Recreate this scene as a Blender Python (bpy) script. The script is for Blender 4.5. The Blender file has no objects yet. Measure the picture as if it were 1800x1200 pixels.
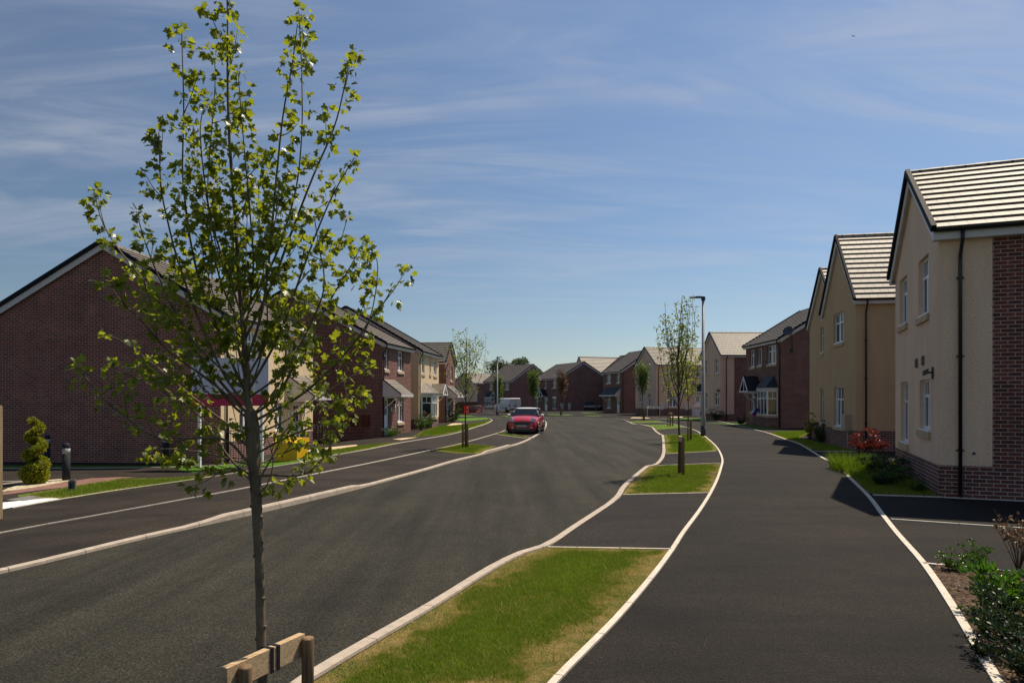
import bpy, bmesh, math, random
import numpy as np
from mathutils import Vector, Matrix
R = math.radians
scene = bpy.context.scene
COL = scene.collection

# ------------------------------------------------------------------ camera
CAM_H, FPX = 1.91, 1200.0            # eye height (m); focal length in 1800-px-wide units (24 mm lens)
cd = bpy.data.cameras.new("camera"); cam = bpy.data.objects.new("camera", cd); COL.objects.link(cam)
cd.sensor_width = 36; cd.lens = 24; cd.clip_end = 3000; cd.clip_start = 0.05
cd.shift_y = 100 / 1800.0            # level camera, rising lens shift
cam.location = (0, 0, CAM_H); cam.rotation_euler = (R(90), 0, 0)
scene.camera = cam

# ------------------------------------------------------------------ sky and sun
SUN_EL, SUN_AZ = R(61), R(48)        # azimuth clockwise from +Y (straight ahead) to the right
world = bpy.data.worlds.new("World"); scene.world = world; world.use_nodes = True
nt = world.node_tree; nt.nodes.clear()
def wn(t, **kw):
    n = nt.nodes.new(t)
    for k, v in kw.items(): setattr(n, k, v)
    return n
sky = wn("ShaderNodeTexSky", sky_type='NISHITA', sun_disc=False, sun_elevation=SUN_EL, sun_rotation=SUN_AZ,
         altitude=50, air_density=0.95, dust_density=0.25, ozone_density=3.6)
bg = wn("ShaderNodeBackground"); bg.inputs['Strength'].default_value = 0.112
wo = wn("ShaderNodeOutputWorld")
tc = wn("ShaderNodeTexCoord"); sep = wn("ShaderNodeSeparateXYZ")
nt.links.new(tc.outputs['Generated'], sep.inputs[0])
def wmath(op, a, b=None):
    n = wn("ShaderNodeMath", operation=op)
    for i, v in enumerate((a, b)):
        if v is None: continue
        if isinstance(v, (int, float)): n.inputs[i].default_value = v
        else: nt.links.new(v, n.inputs[i])
    return n.outputs[0]
zc = wmath('ADD', wmath('MAXIMUM', sep.outputs['Z'], 0.0), 0.16)       # cirrus sheet: direction projected on a high plane
comb = wn("ShaderNodeCombineXYZ")
nt.links.new(wmath('DIVIDE', sep.outputs['X'], zc), comb.inputs[0])
nt.links.new(wmath('DIVIDE', sep.outputs['Y'], zc), comb.inputs[1])
def cloud_layer(rot, scl, loc, nscale, detail, dist, lo, hi):
    mp = wn("ShaderNodeMapping"); mp.inputs['Rotation'].default_value = (0, 0, rot); mp.inputs['Scale'].default_value = scl; mp.inputs['Location'].default_value = loc
    nz = wn("ShaderNodeTexNoise"); nz.inputs['Scale'].default_value = nscale; nz.inputs['Detail'].default_value = detail
    nz.inputs['Roughness'].default_value = 0.6; nz.inputs['Distortion'].default_value = dist
    mr = wn("ShaderNodeMapRange", interpolation_type='SMOOTHSTEP'); mr.inputs['From Min'].default_value = lo; mr.inputs['From Max'].default_value = hi
    nt.links.new(comb.outputs[0], mp.inputs[0]); nt.links.new(mp.outputs[0], nz.inputs['Vector']); nt.links.new(nz.outputs['Fac'], mr.inputs['Value'])
    return mr.outputs[0]
big = cloud_layer(R(12), (0.55, 1.0, 1), (3.1, 1.7, 0), 0.62, 5, 0.6, 0.36, 0.66)
fine = cloud_layer(R(-28), (0.35, 1.6, 1), (0.4, 7.7, 0), 2.4, 10, 1.3, 0.34, 0.74)
soft = cloud_layer(R(6), (0.5, 1.0, 1), (9.4, 2.2, 0), 0.5, 3, 0.2, 0.30, 0.85)
dens = wmath('MINIMUM', wmath('ADD', wmath('MULTIPLY', wmath('MULTIPLY', big, fine), 0.54), wmath('MULTIPLY', soft, 0.10)), 0.5)
fade = wn("ShaderNodeMapRange", interpolation_type='SMOOTHSTEP'); fade.inputs['From Min'].default_value = 0.06; fade.inputs['From Max'].default_value = 0.26
nt.links.new(sep.outputs['Z'], fade.inputs['Value'])
mix = wn("ShaderNodeMixRGB"); mix.inputs[2].default_value = (3.9, 4.3, 5.0, 1)
nt.links.new(wmath('MULTIPLY', dens, fade.outputs[0]), mix.inputs[0])
# a polarising filter deepens the sky at right angles to the sun
dot = wn("ShaderNodeVectorMath", operation='DOT_PRODUCT'); nt.links.new(tc.outputs['Generated'], dot.inputs[0])
dot.inputs[1].default_value = (math.sin(SUN_AZ) * math.cos(SUN_EL), math.cos(SUN_AZ) * math.cos(SUN_EL), math.sin(SUN_EL))
c2 = wmath('POWER', wmath('ABSOLUTE', dot.outputs['Value']), 2.0)
pol = wmath('SUBTRACT', 1.0, wmath('MULTIPLY', wmath('DIVIDE', wmath('SUBTRACT', 1.0, c2), wmath('ADD', 1.0, c2)), 0.48))
pm = wn("ShaderNodeMixRGB", blend_type='MULTIPLY'); pm.inputs[0].default_value = 1.0
nt.links.new(sky.outputs[0], pm.inputs[1]); nt.links.new(pol, pm.inputs[2])
hs = wn('ShaderNodeHueSaturation'); hs.inputs['Saturation'].default_value = 1.04; nt.links.new(pm.outputs[0], hs.inputs['Color'])
nt.links.new(hs.outputs[0], mix.inputs[1]); nt.links.new(mix.outputs[0], bg.inputs['Color']); nt.links.new(bg.outputs[0], wo.inputs[0])

sl = bpy.data.lights.new("sun", 'SUN'); sl.energy = 4.8; sl.angle = R(0.53); sl.color = (1.0, 0.92, 0.78)
so = bpy.data.objects.new("sun", sl); COL.objects.link(so)
SUN_DIR = Vector((math.sin(SUN_AZ) * math.cos(SUN_EL), math.cos(SUN_AZ) * math.cos(SUN_EL), math.sin(SUN_EL)))
so.rotation_euler = SUN_DIR.to_track_quat('Z', 'Y').to_euler(); so.location = (30, 30, 60)

scene.view_settings.view_transform = 'Standard'; scene.view_settings.look = 'None'
scene.view_settings.exposure = 0.25; scene.view_settings.gamma = 1.0
scene.view_settings.use_white_balance = True; scene.view_settings.white_balance_temperature = 7000; scene.view_settings.white_balance_tint = 11
scene.render.engine = 'CYCLES'
scene.cycles.max_bounces = 6; scene.cycles.transparent_max_bounces = 8; scene.cycles.use_denoising = True

# ------------------------------------------------------------------ helpers: terrain
def sstep(t): t = max(0.0, min(1.0, t)); return t * t * (3 - 2 * t)
def terr(x): return -0.38 * sstep((-x - 4.5) / 6.0)       # the ground falls gently away on the left
def G(px, py, dz=0.0):
    """ground point seen at (px, py) of the 1800x1200 survey photo"""
    z = dz
    for _ in range(50):
        Y = FPX * (CAM_H - z) / (py - 700.0); X = (px - 900.0) / FPX * Y
        z = 0.5 * z + 0.5 * (terr(X) + dz)
    return (X, Y)
def GL(*pts): return [G(*p) for p in pts]

# ------------------------------------------------------------------ helpers: materials
MATS = {}
class NT:
    def __init__(s, name):
        s.m = bpy.data.materials.new(name); s.m.use_nodes = True; s.t = s.m.node_tree; s.t.nodes.clear()
        s.out = s.t.nodes.new("ShaderNodeOutputMaterial"); s.b = s.t.nodes.new("ShaderNodeBsdfPrincipled")
        s.t.links.new(s.b.outputs[0], s.out.inputs[0]); MATS[name] = s.m
        s.tc = s.t.nodes.new("ShaderNodeTexCoord")
    def n(s, t, **kw):
        n = s.t.nodes.new(t)
        for k, v in kw.items(): setattr(n, k, v)
        return n
    def l(s, a, b): s.t.links.new(a, b)
    def set(s, base=None, rough=None, spec=None, metal=None, coat=None):
        for k, v in (('Base Color', base), ('Roughness', rough), ('Specular IOR Level', spec), ('Metallic', metal), ('Coat Weight', coat)):
            if v is None: continue
            if isinstance(v, tuple): s.b.inputs[k].default_value = (*v[:3], 1)
            elif isinstance(v, (int, float)): s.b.inputs[k].default_value = v
            else: s.l(v, s.b.inputs[k])
        return s
    def noise(s, scale, detail=4, rough=0.55, vec=None, dist=0.0, sc=None):
        n = s.n("ShaderNodeTexNoise"); n.inputs['Scale'].default_value = scale; n.inputs['Detail'].default_value = detail
        n.inputs['Roughness'].default_value = rough; n.inputs['Distortion'].default_value = dist
        v = vec if vec is not None else s.tc.outputs['Object']
        if sc:
            mp = s.n("ShaderNodeMapping"); mp.inputs['Scale'].default_value = sc; s.l(v, mp.inputs[0]); v = mp.outputs[0]
        s.l(v, n.inputs['Vector']); return n.outputs['Fac']
    def ramp(s, fac, *stops):
        r = s.n("ShaderNodeValToRGB"); e = r.color_ramp.elements
        while len(e) < len(stops): e.new(0.5)
        for i, (p, c) in enumerate(stops):
            e[i].position = p; e[i].color = (*c[:3], 1) if isinstance(c, tuple) else (c, c, c, 1)
        s.l(fac, r.inputs[0]); return r.outputs[0]
    def mix(s, fac, a, b, mode='MIX'):
        m = s.n("ShaderNodeMixRGB", blend_type=mode)
        for i, v in enumerate((fac, a, b)):
            if isinstance(v, tuple): m.inputs[i].default_value = (*v[:3], 1)
            elif isinstance(v, (int, float)): m.inputs[i].default_value = v
            else: s.l(v, m.inputs[i])
        return m.outputs[0]
    def math(s, op, a, b=0.0):
        m = s.n("ShaderNodeMath", operation=op)
        for i, v in enumerate((a, b)):
            if isinstance(v, (int, float)): m.inputs[i].default_value = v
            else: s.l(v, m.inputs[i])
        return m.outputs[0]
    def bump(s, hgt, strength=0.5, dist=0.01, prev=None):
        b = s.n("ShaderNodeBump"); b.inputs['Strength'].default_value = strength; b.inputs['Distance'].default_value = dist
        s.l(hgt, b.inputs['Height'])
        if prev is not None: s.l(prev, b.inputs['Normal'])
        s.l(b.outputs[0], s.b.inputs['Normal']); return b.outputs[0]

def plain(name, col, rough=0.5, spec=0.5, metal=0.0, var=0.12, scale=6.0, coat=0.0):
    """painted or moulded surface: one colour with slight weathering"""
    t = NT(name); f = t.noise(scale, 5)
    lo = tuple(c * (1 - var) for c in col); hi = tuple(min(1, c * (1 + var)) for c in col)
    t.set(base=t.ramp(f, (0.3, lo), (0.7, hi)), rough=rough, spec=spec, metal=metal, coat=coat); return t.m

def brick_mat(name, c1, c2, mortar, bw=0.225, rh=0.075, ms=0.0075):
    t = NT(name); br = t.n("ShaderNodeTexBrick", offset=0.5)
    for k, v in (('Scale', 1.0), ('Mortar Size', ms), ('Mortar Smooth', 0.12), ('Bias', 0.0), ('Brick Width', bw), ('Row Height', rh)): br.inputs[k].default_value = v
    br.inputs['Color1'].default_value = (*c1, 1); br.inputs['Color2'].default_value = (*c2, 1); br.inputs['Mortar'].default_value = (*mortar, 1)
    t.l(t.tc.outputs['UV'], br.inputs['Vector'])
    big = t.noise(1.1, 3); fin = t.noise(70, 4)
    st = t.noise(2.2, 5, 0.65, sc=(1.0, 1.0, 0.35)); c = t.mix(0.6, br.outputs['Color'], t.ramp(big, (0.25, 0.55), (0.75, 1.05)), 'MULTIPLY'); c = t.mix(0.4, c, t.ramp(st, (0.3, 0.6), (0.65, 1.05)), 'MULTIPLY')
    c = t.mix(0.5, c, t.ramp(fin, (0.2, 0.6), (0.8, 1.0)), 'MULTIPLY')
    t.set(base=c, rough=0.85, spec=0.25)
    h = t.math('SUBTRACT', t.math('MULTIPLY', fin, 0.25), br.outputs['Fac'])
    t.bump(h, 0.6, 0.006); return t.m

def render_mat(name, col, pimple=0.7):
    t = NT(name); big = t.noise(0.7, 4); f = t.noise(24, 4, 0.62); v = t.noise(1.6, 4, sc=(3.0, 3.0, 0.25))
    c = t.ramp(big, (0.25, tuple(x * 0.88 for x in col)), (0.75, col))
    c = t.mix(0.45, c, t.ramp(v, (0.3, 0.78), (0.7, 1.0)), 'MULTIPLY')
    t.set(base=c, rough=0.9, spec=0.2); c = t.mix(0.5, c, t.ramp(f, (0.30, 0.74), (0.58, 1.06)), 'MULTIPLY'); t.set(base=c); t.bump(f, pimple, 0.032); return t.m

def tile_mat(name, c1, c2, gauge=0.32, rough=0.42):
    t = NT(name); br = t.n("ShaderNodeTexBrick", offset=0.5)
    for k, v in (('Scale', 1.0), ('Mortar Size', 0.007), ('Mortar Smooth', 0.1), ('Bias', 0.0), ('Brick Width', 0.30), ('Row Height', gauge)): br.inputs[k].default_value = v
    br.inputs['Color1'].default_value = (*c1, 1); br.inputs['Color2'].default_value = (*c2, 1); br.inputs['Mortar'].default_value = (0.02, 0.02, 0.02, 1)
    t.l(t.tc.outputs['UV'], br.inputs['Vector'])
    st = t.noise(5, 4, vec=t.tc.outputs['UV'], sc=(3.2, 0.5, 1))
    c = t.mix(0.6, br.outputs['Color'], t.ramp(st, (0.3, 0.66), (0.7, 1.0)), 'MULTIPLY')
    t.set(base=c, rough=rough, spec=0.35)
    t.bump(t.math('SUBTRACT', t.math('MULTIPLY', t.noise(60, 3), 0.2), br.outputs['Fac']), 0.5, 0.004); return t.m

def asphalt(name, a, b, streak, speck=0.5, lay=None):
    t = NT(name); o = t.tc.outputs['Object']
    grit = t.noise(60, 2, 0.8); grit2 = t.noise(140, 2, 0.6); big = t.noise(0.32, 6, 0.68); st = t.noise(1.0, 5, 0.65, sc=streak); mid = t.noise(3.2, 4, 0.6)
    vo = t.n("ShaderNodeTexVoronoi"); vo.inputs['Scale'].default_value = 62; t.l(o, vo.inputs['Vector'])
    c = t.ramp(big, (0.3, a), (0.72, b))
    c = t.mix(0.8, c, t.ramp(st, (0.34, 0.42), (0.60, 1.2)), 'MULTIPLY')
    c = t.mix(0.35, c, t.ramp(mid, (0.32, 0.6), (0.66, 1.1)), 'MULTIPLY')
    c = t.mix(speck, c, t.ramp(grit, (0.38, 0.10), (0.50, 0.85), (0.66, 1.7)), 'MULTIPLY')
    c = t.mix(speck * 0.8, c, t.ramp(vo.outputs['Color'], (0.0, 0.15), (0.55, 0.9), (1.0, 2.0)), 'MULTIPLY')
    t.set(base=c, rough=0.85, spec=0.22)
    t.bump(t.math('ADD', grit, t.math('MULTIPLY', vo.outputs['Distance'], 0.6)), 1.0, 0.010); return t.m

def lawn_mat(name, g1, g2, dry, dryness=0.55):
    t = NT(name)
    n1 = t.noise(1.5, 5, 0.65); n2 = t.noise(30, 4, 0.7); n3 = t.noise(7, 4, 0.6)
    c = t.ramp(n2, (0.28, tuple(x * 0.45 for x in g1)), (0.5, g1), (0.75, g2))
    c = t.mix(t.ramp(t.math('ADD', t.math('MULTIPLY', n1, 0.65), t.math('MULTIPLY', n3, 0.35)), (dryness, 0.0), (dryness + 0.16, 0.9)), c, dry)
    t.set(base=c, rough=0.9, spec=0.15); t.bump(t.math('ADD', n2, n3), 1.0, 0.05); return t.m

def leaf_mat(name, c1, c2, trans, rough=0.38, tw=0.42, spec=0.45):
    t = NT(name); at = t.n("ShaderNodeAttribute", attribute_name='tint')
    f = at.outputs['Fac']
    t.set(base=t.ramp(f, (0.0, c1), (1.0, c2)), rough=rough, spec=spec)
    tr = t.n("ShaderNodeBsdfTranslucent"); t.l(t.ramp(f, (0.0, tuple(x * 0.7 for x in trans)), (1.0, trans)), tr.inputs[0])
    ms = t.n("ShaderNodeMixShader"); ms.inputs[0].default_value = tw
    t.l(t.b.outputs[0], ms.inputs[1]); t.l(tr.outputs[0], ms.inputs[2]); t.l(ms.outputs[0], t.out.inputs[0]); return t.m

def bark_mat(name, c1, c2):
    t = NT(name); f = t.noise(14, 6, 0.65, sc=(1, 1, 0.35)); g = t.noise(90, 3)
    t.set(base=t.mix(0.4, t.ramp(f, (0.3, c1), (0.7, c2)), t.ramp(g, (0.3, 0.5), (0.7, 1.0)), 'MULTIPLY'), rough=0.8, spec=0.2)
    t.bump(f, 0.6, 0.01); return t.m

def wood_mat(name, c1, c2, sc=(30, 30, 2.0), dist=1.5):
    t = NT(name); f = t.noise(1.0, 5, 0.6, sc=sc, dist=dist); g = t.noise(3, 3)
    t.set(base=t.mix(0.4, t.ramp(f, (0.3, c1), (0.68, c2)), t.ramp(g, (0.3, 0.65), (0.7, 1.0)), 'MULTIPLY'), rough=0.75, spec=0.25)
    t.bump(f, 0.35, 0.004); return t.m

def kerb_mat(name, col):
    t = NT(name); sp = t.n("ShaderNodeSeparateXYZ"); t.l(t.tc.outputs['UV'], sp.inputs[0])
    fr = t.math('FRACT', t.math('DIVIDE', sp.outputs['X'], 0.915)); j = t.math('LESS_THAN', fr, 0.013)
    f = t.noise(9, 5, 0.65); g = t.noise(120, 2)
    c = t.mix(0.5, t.ramp(f, (0.25, tuple(x * 0.68 for x in col)), (0.7, col)), t.ramp(g, (0.25, 0.6), (0.75, 1.0)), 'MULTIPLY')
    t.set(base=t.mix(t.math('MULTIPLY', j, 0.8), c, (0.06, 0.05, 0.045)), rough=0.85, spec=0.25)
    t.bump(t.math('SUBTRACT', g, t.math('MULTIPLY', j, 2.0)), 0.35, 0.006); return t.m

def pebble_mat(name, c1, c2, c3, scale):
    t = NT(name); vo = t.n("ShaderNodeTexVoronoi"); vo.inputs['Scale'].default_value = scale; t.l(t.tc.outputs['Object'], vo.inputs['Vector'])
    t.set(base=t.ramp(vo.outputs['Color'], (0.1, c1), (0.5, c2), (0.9, c3)), rough=0.8, spec=0.2); t.bump(vo.outputs['Distance'], 1.0, -0.03); return t.m

M_BRICK = brick_mat("dark_red_brick", (0.270, 0.082, 0.056), (0.125, 0.046, 0.036), (0.54, 0.42, 0.37))
M_BRICK_L = brick_mat("show_home_brick", (0.345, 0.104, 0.070), (0.175, 0.062, 0.046), (0.58, 0.43, 0.37), ms=0.0080)
M_PLINTH = brick_mat("plinth_brick", (0.235, 0.078, 0.055), (0.115, 0.048, 0.040), (0.58, 0.49, 0.45))
M_CREAM = render_mat("cream_render", (0.91, 0.64, 0.455))  # cream reddened in the colour to make up for cool shade
M_CREAM_LIT = render_mat("sunlit_front_render", (0.80, 0.62, 0.40))  # the cream again, its colour set apart for the sunlit left fronts
M_CREAM2 = render_mat("warm_buff_render", (0.63, 0.43, 0.25), 0.7)
M_CREAM3 = render_mat("pale_render", (0.82, 0.545, 0.40), 0.4)
M_GREYR = render_mat("grey_render", (0.55, 0.47, 0.41), 0.3)
M_TILE = tile_mat("pale_grey_roof_tile", (0.225, 0.186, 0.148), (0.150, 0.125, 0.102), rough=0.55)
M_TILE_D = tile_mat("grey_roof_tile", (0.115, 0.098, 0.082), (0.082, 0.070, 0.060), rough=0.6)
M_SLATE = plain("dark_slate", (0.018, 0.019, 0.024), 0.6, 0.3)
M_WHITE = plain("white_upvc", (0.80, 0.80, 0.82), 0.35, 0.5, var=0.04)
M_FASCIA = plain("white_fascia", (0.62, 0.58, 0.57), 0.45, 0.4, var=0.06)
M_BLACK = plain("black_plastic", (0.010, 0.011, 0.014), 0.35, 0.5)
M_VERGE = plain("verge_plastic", (0.012, 0.013, 0.018), 0.75, 0.15)
M_STONE = plain("buff_stone_sill", (0.52, 0.38, 0.235), 0.8, 0.2, var=0.15)
M_GLASS = plain("window_glass", (0.020, 0.024, 0.028), 0.04, 0.9, var=0.35, scale=0.8)
M_BLIND = plain("net_curtain", (0.42, 0.42, 0.42), 0.7, 0.2, var=0.15, scale=14)
M_ROAD = asphalt("road_asphalt", (0.025, 0.0230, 0.0158), (0.048, 0.0432, 0.0300), (1.6, 0.10, 1), 0.62)
M_PATH = asphalt("path_asphalt", (0.0098, 0.0076, 0.0056), (0.029, 0.0218, 0.0152), (0.25, 0.9, 1), 0.75)
M_PATH_D = asphalt("bay_asphalt", (0.020, 0.0150, 0.0125), (0.028, 0.021, 0.0170), (0.3, 0.8, 1), 0.7)
M_PATH_L = asphalt("left_path_asphalt", (0.020, 0.0148, 0.0105), (0.047, 0.035, 0.0245), (0.3, 0.8, 1), 0.6)
M_LAWN = lawn_mat("verge_lawn", (0.085, 0.150, 0.014), (0.18, 0.26, 0.024), (0.42, 0.31, 0.11), 0.55)
M_SOILDRY = lawn_mat("verge_turf_base", (0.07, 0.10, 0.014), (0.16, 0.16, 0.035), (0.36, 0.25, 0.115), 0.46)
M_GREEN = lawn_mat("garden_lawn", (0.075, 0.170, 0.014), (0.15, 0.30, 0.024), (0.36, 0.28, 0.09), 0.62)
M_FIELD = lawn_mat("open_field", (0.05, 0.08, 0.02), (0.09, 0.12, 0.03), (0.2, 0.16, 0.08), 0.6)
M_KERB = kerb_mat("kerb_concrete", (0.54, 0.45, 0.365))
M_EDGE = kerb_mat("edging_concrete", (0.74, 0.66, 0.55))
M_SLAB = plain("buff_paving", (0.60, 0.46, 0.29), 0.85, 0.2, var=0.15)
M_PINK = brick_mat("pink_block_paving", (0.34, 0.17, 0.13), (0.26, 0.14, 0.11), (0.16, 0.12, 0.10), 0.2, 0.1)
M_PEB = pebble_mat("buff_gravel", (0.30, 0.24, 0.16), (0.52, 0.42, 0.28), (0.66, 0.58, 0.44), 16)
M_WPEB = pebble_mat("white_gravel", (0.62, 0.60, 0.58), (0.78, 0.76, 0.74), (0.85, 0.85, 0.85), 18)
M_MULCH = pebble_mat("bark_soil", (0.035, 0.020, 0.012), (0.085, 0.050, 0.028), (0.16, 0.10, 0.055), 34)
M_CHIP = leaf_mat("bark_chip", (0.06, 0.032, 0.018), (0.30, 0.20, 0.11), (0.02, 0.01, 0.01), 0.85, 0.02, 0.2)
M_LEAF = leaf_mat("maple_leaf", (0.034, 0.058, 0.010), (0.135, 0.165, 0.018), (0.50, 0.56, 0.03), 0.36, 0.42, 0.45)
M_LEAF2 = leaf_mat("young_tree_leaf", (0.06, 0.085, 0.014), (0.19, 0.23, 0.03), (0.42, 0.50, 0.04), 0.4, 0.38)
M_LEAF3 = leaf_mat("lush_leaf", (0.036, 0.068, 0.010), (0.09, 0.145, 0.02), (0.20, 0.30, 0.02), 0.45, 0.38)
M_LEAFB = leaf_mat("russet_leaf", (0.10, 0.050, 0.020), (0.19, 0.10, 0.04), (0.20, 0.10, 0.04), 0.5, 0.3)
M_LEAFR = leaf_mat("red_photinia_leaf", (0.10, 0.024, 0.018), (0.30, 0.065, 0.050), (0.28, 0.040, 0.028), 0.25, 0.22, 0.7)
M_LEAFDK = leaf_mat("dark_shrub_leaf", (0.010, 0.022, 0.009), (0.030, 0.058, 0.018), (0.05, 0.09, 0.02), 0.42, 0.2, 0.4)
M_LEAFMID = leaf_mat("green_shrub_leaf", (0.025, 0.055, 0.012), (0.060, 0.120, 0.020), (0.12, 0.24, 0.03), 0.32, 0.3, 0.5)
M_LEAFBR = leaf_mat("bright_shrub_leaf", (0.030, 0.085, 0.008), (0.080, 0.190, 0.018), (0.14, 0.34, 0.02), 0.26, 0.28, 0.6)
M_LEAFY = leaf_mat("yellow_shrub_leaf", (0.20, 0.19, 0.015), (0.42, 0.38, 0.03), (0.45, 0.42, 0.03), 0.5, 0.3)
M_CONIFER = leaf_mat("golden_conifer", (0.16, 0.185, 0.008), (0.46, 0.44, 0.02), (0.40, 0.42, 0.02), 0.55, 0.3, 0.3)
M_FARLEAF = leaf_mat("far_tree_leaf", (0.035, 0.052, 0.022), (0.085, 0.105, 0.045), (0.12, 0.16, 0.05), 0.55, 0.3, 0.3)
M_BLADE = leaf_mat("grass_blade", (0.30, 0.21, 0.08), (0.060, 0.130, 0.010), (0.16, 0.24, 0.02), 0.5, 0.35, 0.3)
def blade_mat():
    m = NT("turf_blade"); at = m.n("ShaderNodeAttribute", attribute_name='tint')
    c = m.ramp(at.outputs['Fac'], (0.0, (0.62, 0.42, 0.18)), (0.34, (0.42, 0.30, 0.10)), (0.48, (0.30, 0.27, 0.05)), (0.62, (0.195, 0.235, 0.024)), (0.82, (0.120, 0.185, 0.014)), (1.0, (0.26, 0.31, 0.035)))
    m.set(base=c, rough=0.55, spec=0.25)
    tr = m.n("ShaderNodeBsdfTranslucent"); m.l(m.mix(1.0, c, (1.0, 1.25, 0.6), 'MULTIPLY'), tr.inputs[0])
    ms = m.n("ShaderNodeMixShader"); ms.inputs[0].default_value = 0.32
    m.l(m.b.outputs[0], ms.inputs[1]); m.l(tr.outputs[0], ms.inputs[2]); m.l(ms.outputs[0], m.out.inputs[0]); return m.m
M_TURF = blade_mat()
M_BARK = bark_mat("grey_bark", (0.085, 0.064, 0.042), (0.24, 0.19, 0.125))
M_BARK2 = bark_mat("brown_bark", (0.060, 0.045, 0.035), (0.12, 0.095, 0.07))
M_TWIG = bark_mat("twig", (0.07, 0.045, 0.03), (0.13, 0.09, 0.06))
M_RAIL = wood_mat("sawn_timber", (0.36, 0.235, 0.125), (0.66, 0.48, 0.29), (4.0, 60, 60), 0.9)
M_POST = wood_mat("round_timber", (0.12, 0.072, 0.040), (0.30, 0.19, 0.10))
M_FENCEW = wood_mat("stained_fence", (0.13, 0.045, 0.022), (0.20, 0.075, 0.038), (8, 8, 1.2), 0.6)
M_RUBBER = plain("black_rubber", (0.014, 0.014, 0.017), 0.55, 0.3)
M_STEEL = plain("galvanised_steel", (0.30, 0.29, 0.275), 0.55, 0.5, 0.25)
M_DGREY = plain("dark_grey_metal", (0.035, 0.040, 0.050), 0.4, 0.5)
M_REDP = plain("red_paint", (0.43, 0.010, 0.028), 0.3, 0.6, coat=1.0, var=0.03)
M_WPAINT = plain("white_paint", (0.80, 0.80, 0.80), 0.3, 0.5, coat=0.6, var=0.03)
M_VAN = plain("van_white", (0.66, 0.61, 0.60), 0.35, 0.5, var=0.05)
M_NAVY = plain("navy_paint", (0.012, 0.014, 0.035), 0.2, 0.6, coat=1.0, var=0.05)
M_CARGL = plain("car_glass", (0.008, 0.011, 0.016), 0.05, 0.5, var=0.1)
M_TYRE = plain("tyre", (0.012, 0.012, 0.012), 0.75, 0.3)
M_CHROME = plain("chrome", (0.62, 0.63, 0.65), 0.18, 0.5, 0.9, var=0.05)
M_LENS = plain("headlamp_lens", (0.60, 0.66, 0.72), 0.08, 0.8, var=0.3, scale=20)
M_PLATE = plain("plate_grey", (0.42, 0.40, 0.42), 0.5, 0.3)
M_LAMPR = plain("red_lens", (0.45, 0.01, 0.02), 0.2, 0.6)
M_BOARD = plain("board_white", (0.60, 0.58, 0.68), 0.4, 0.4, var=0.03)
M_BRED = plain("board_red", (0.52, 0.010, 0.07), 0.4, 0.4, var=0.04)
M_INK = plain("purple_ink", (0.035, 0.012, 0.13), 0.4, 0.4)
M_YEL = plain("yellow_bin", (0.72, 0.40, 0.010), 0.5, 0.4, var=0.1)
M_BRICKBOX = plain("brown_meter_box", (0.115, 0.040, 0.026), 0.7, 0.2, var=0.2)
M_BOXW = plain("meter_box_white", (0.62, 0.60, 0.62), 0.5, 0.3)
M_BOXB = plain("meter_box_buff", (0.44, 0.37, 0.27), 0.6, 0.3)
M_HIVIS = plain("barrier_red", (0.62, 0.03, 0.025), 0.5, 0.3)
M_PURPLE = plain("purple_fabric", (0.05, 0.025, 0.20), 0.6, 0.3)
M_PINKF = plain("pink_fabric", (0.60, 0.10, 0.22), 0.6, 0.3)

# ------------------------------------------------------------------ helpers: objects
def tag(o, label=None, cat=None, group=None, kind=None):
    if label: o['label'] = label
    if cat: o['category'] = cat
    if group: o['group'] = group
    if kind: o['kind'] = kind
    return o
def thing(name, loc, rz=0.0, label=None, cat=None, group=None):
    o = bpy.data.objects.new(name, None); COL.objects.link(o); o.empty_display_size = 0.3
    o.location = loc; o.rotation_euler = (0, 0, rz)
    return tag(o, label, cat, group)
def copy_tree(o, parent=None):
    c = o.copy(); COL.objects.link(c)
    if parent is not None: c.parent = parent
    for ch in list(o.children): copy_tree(ch, c)
    return c

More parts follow.
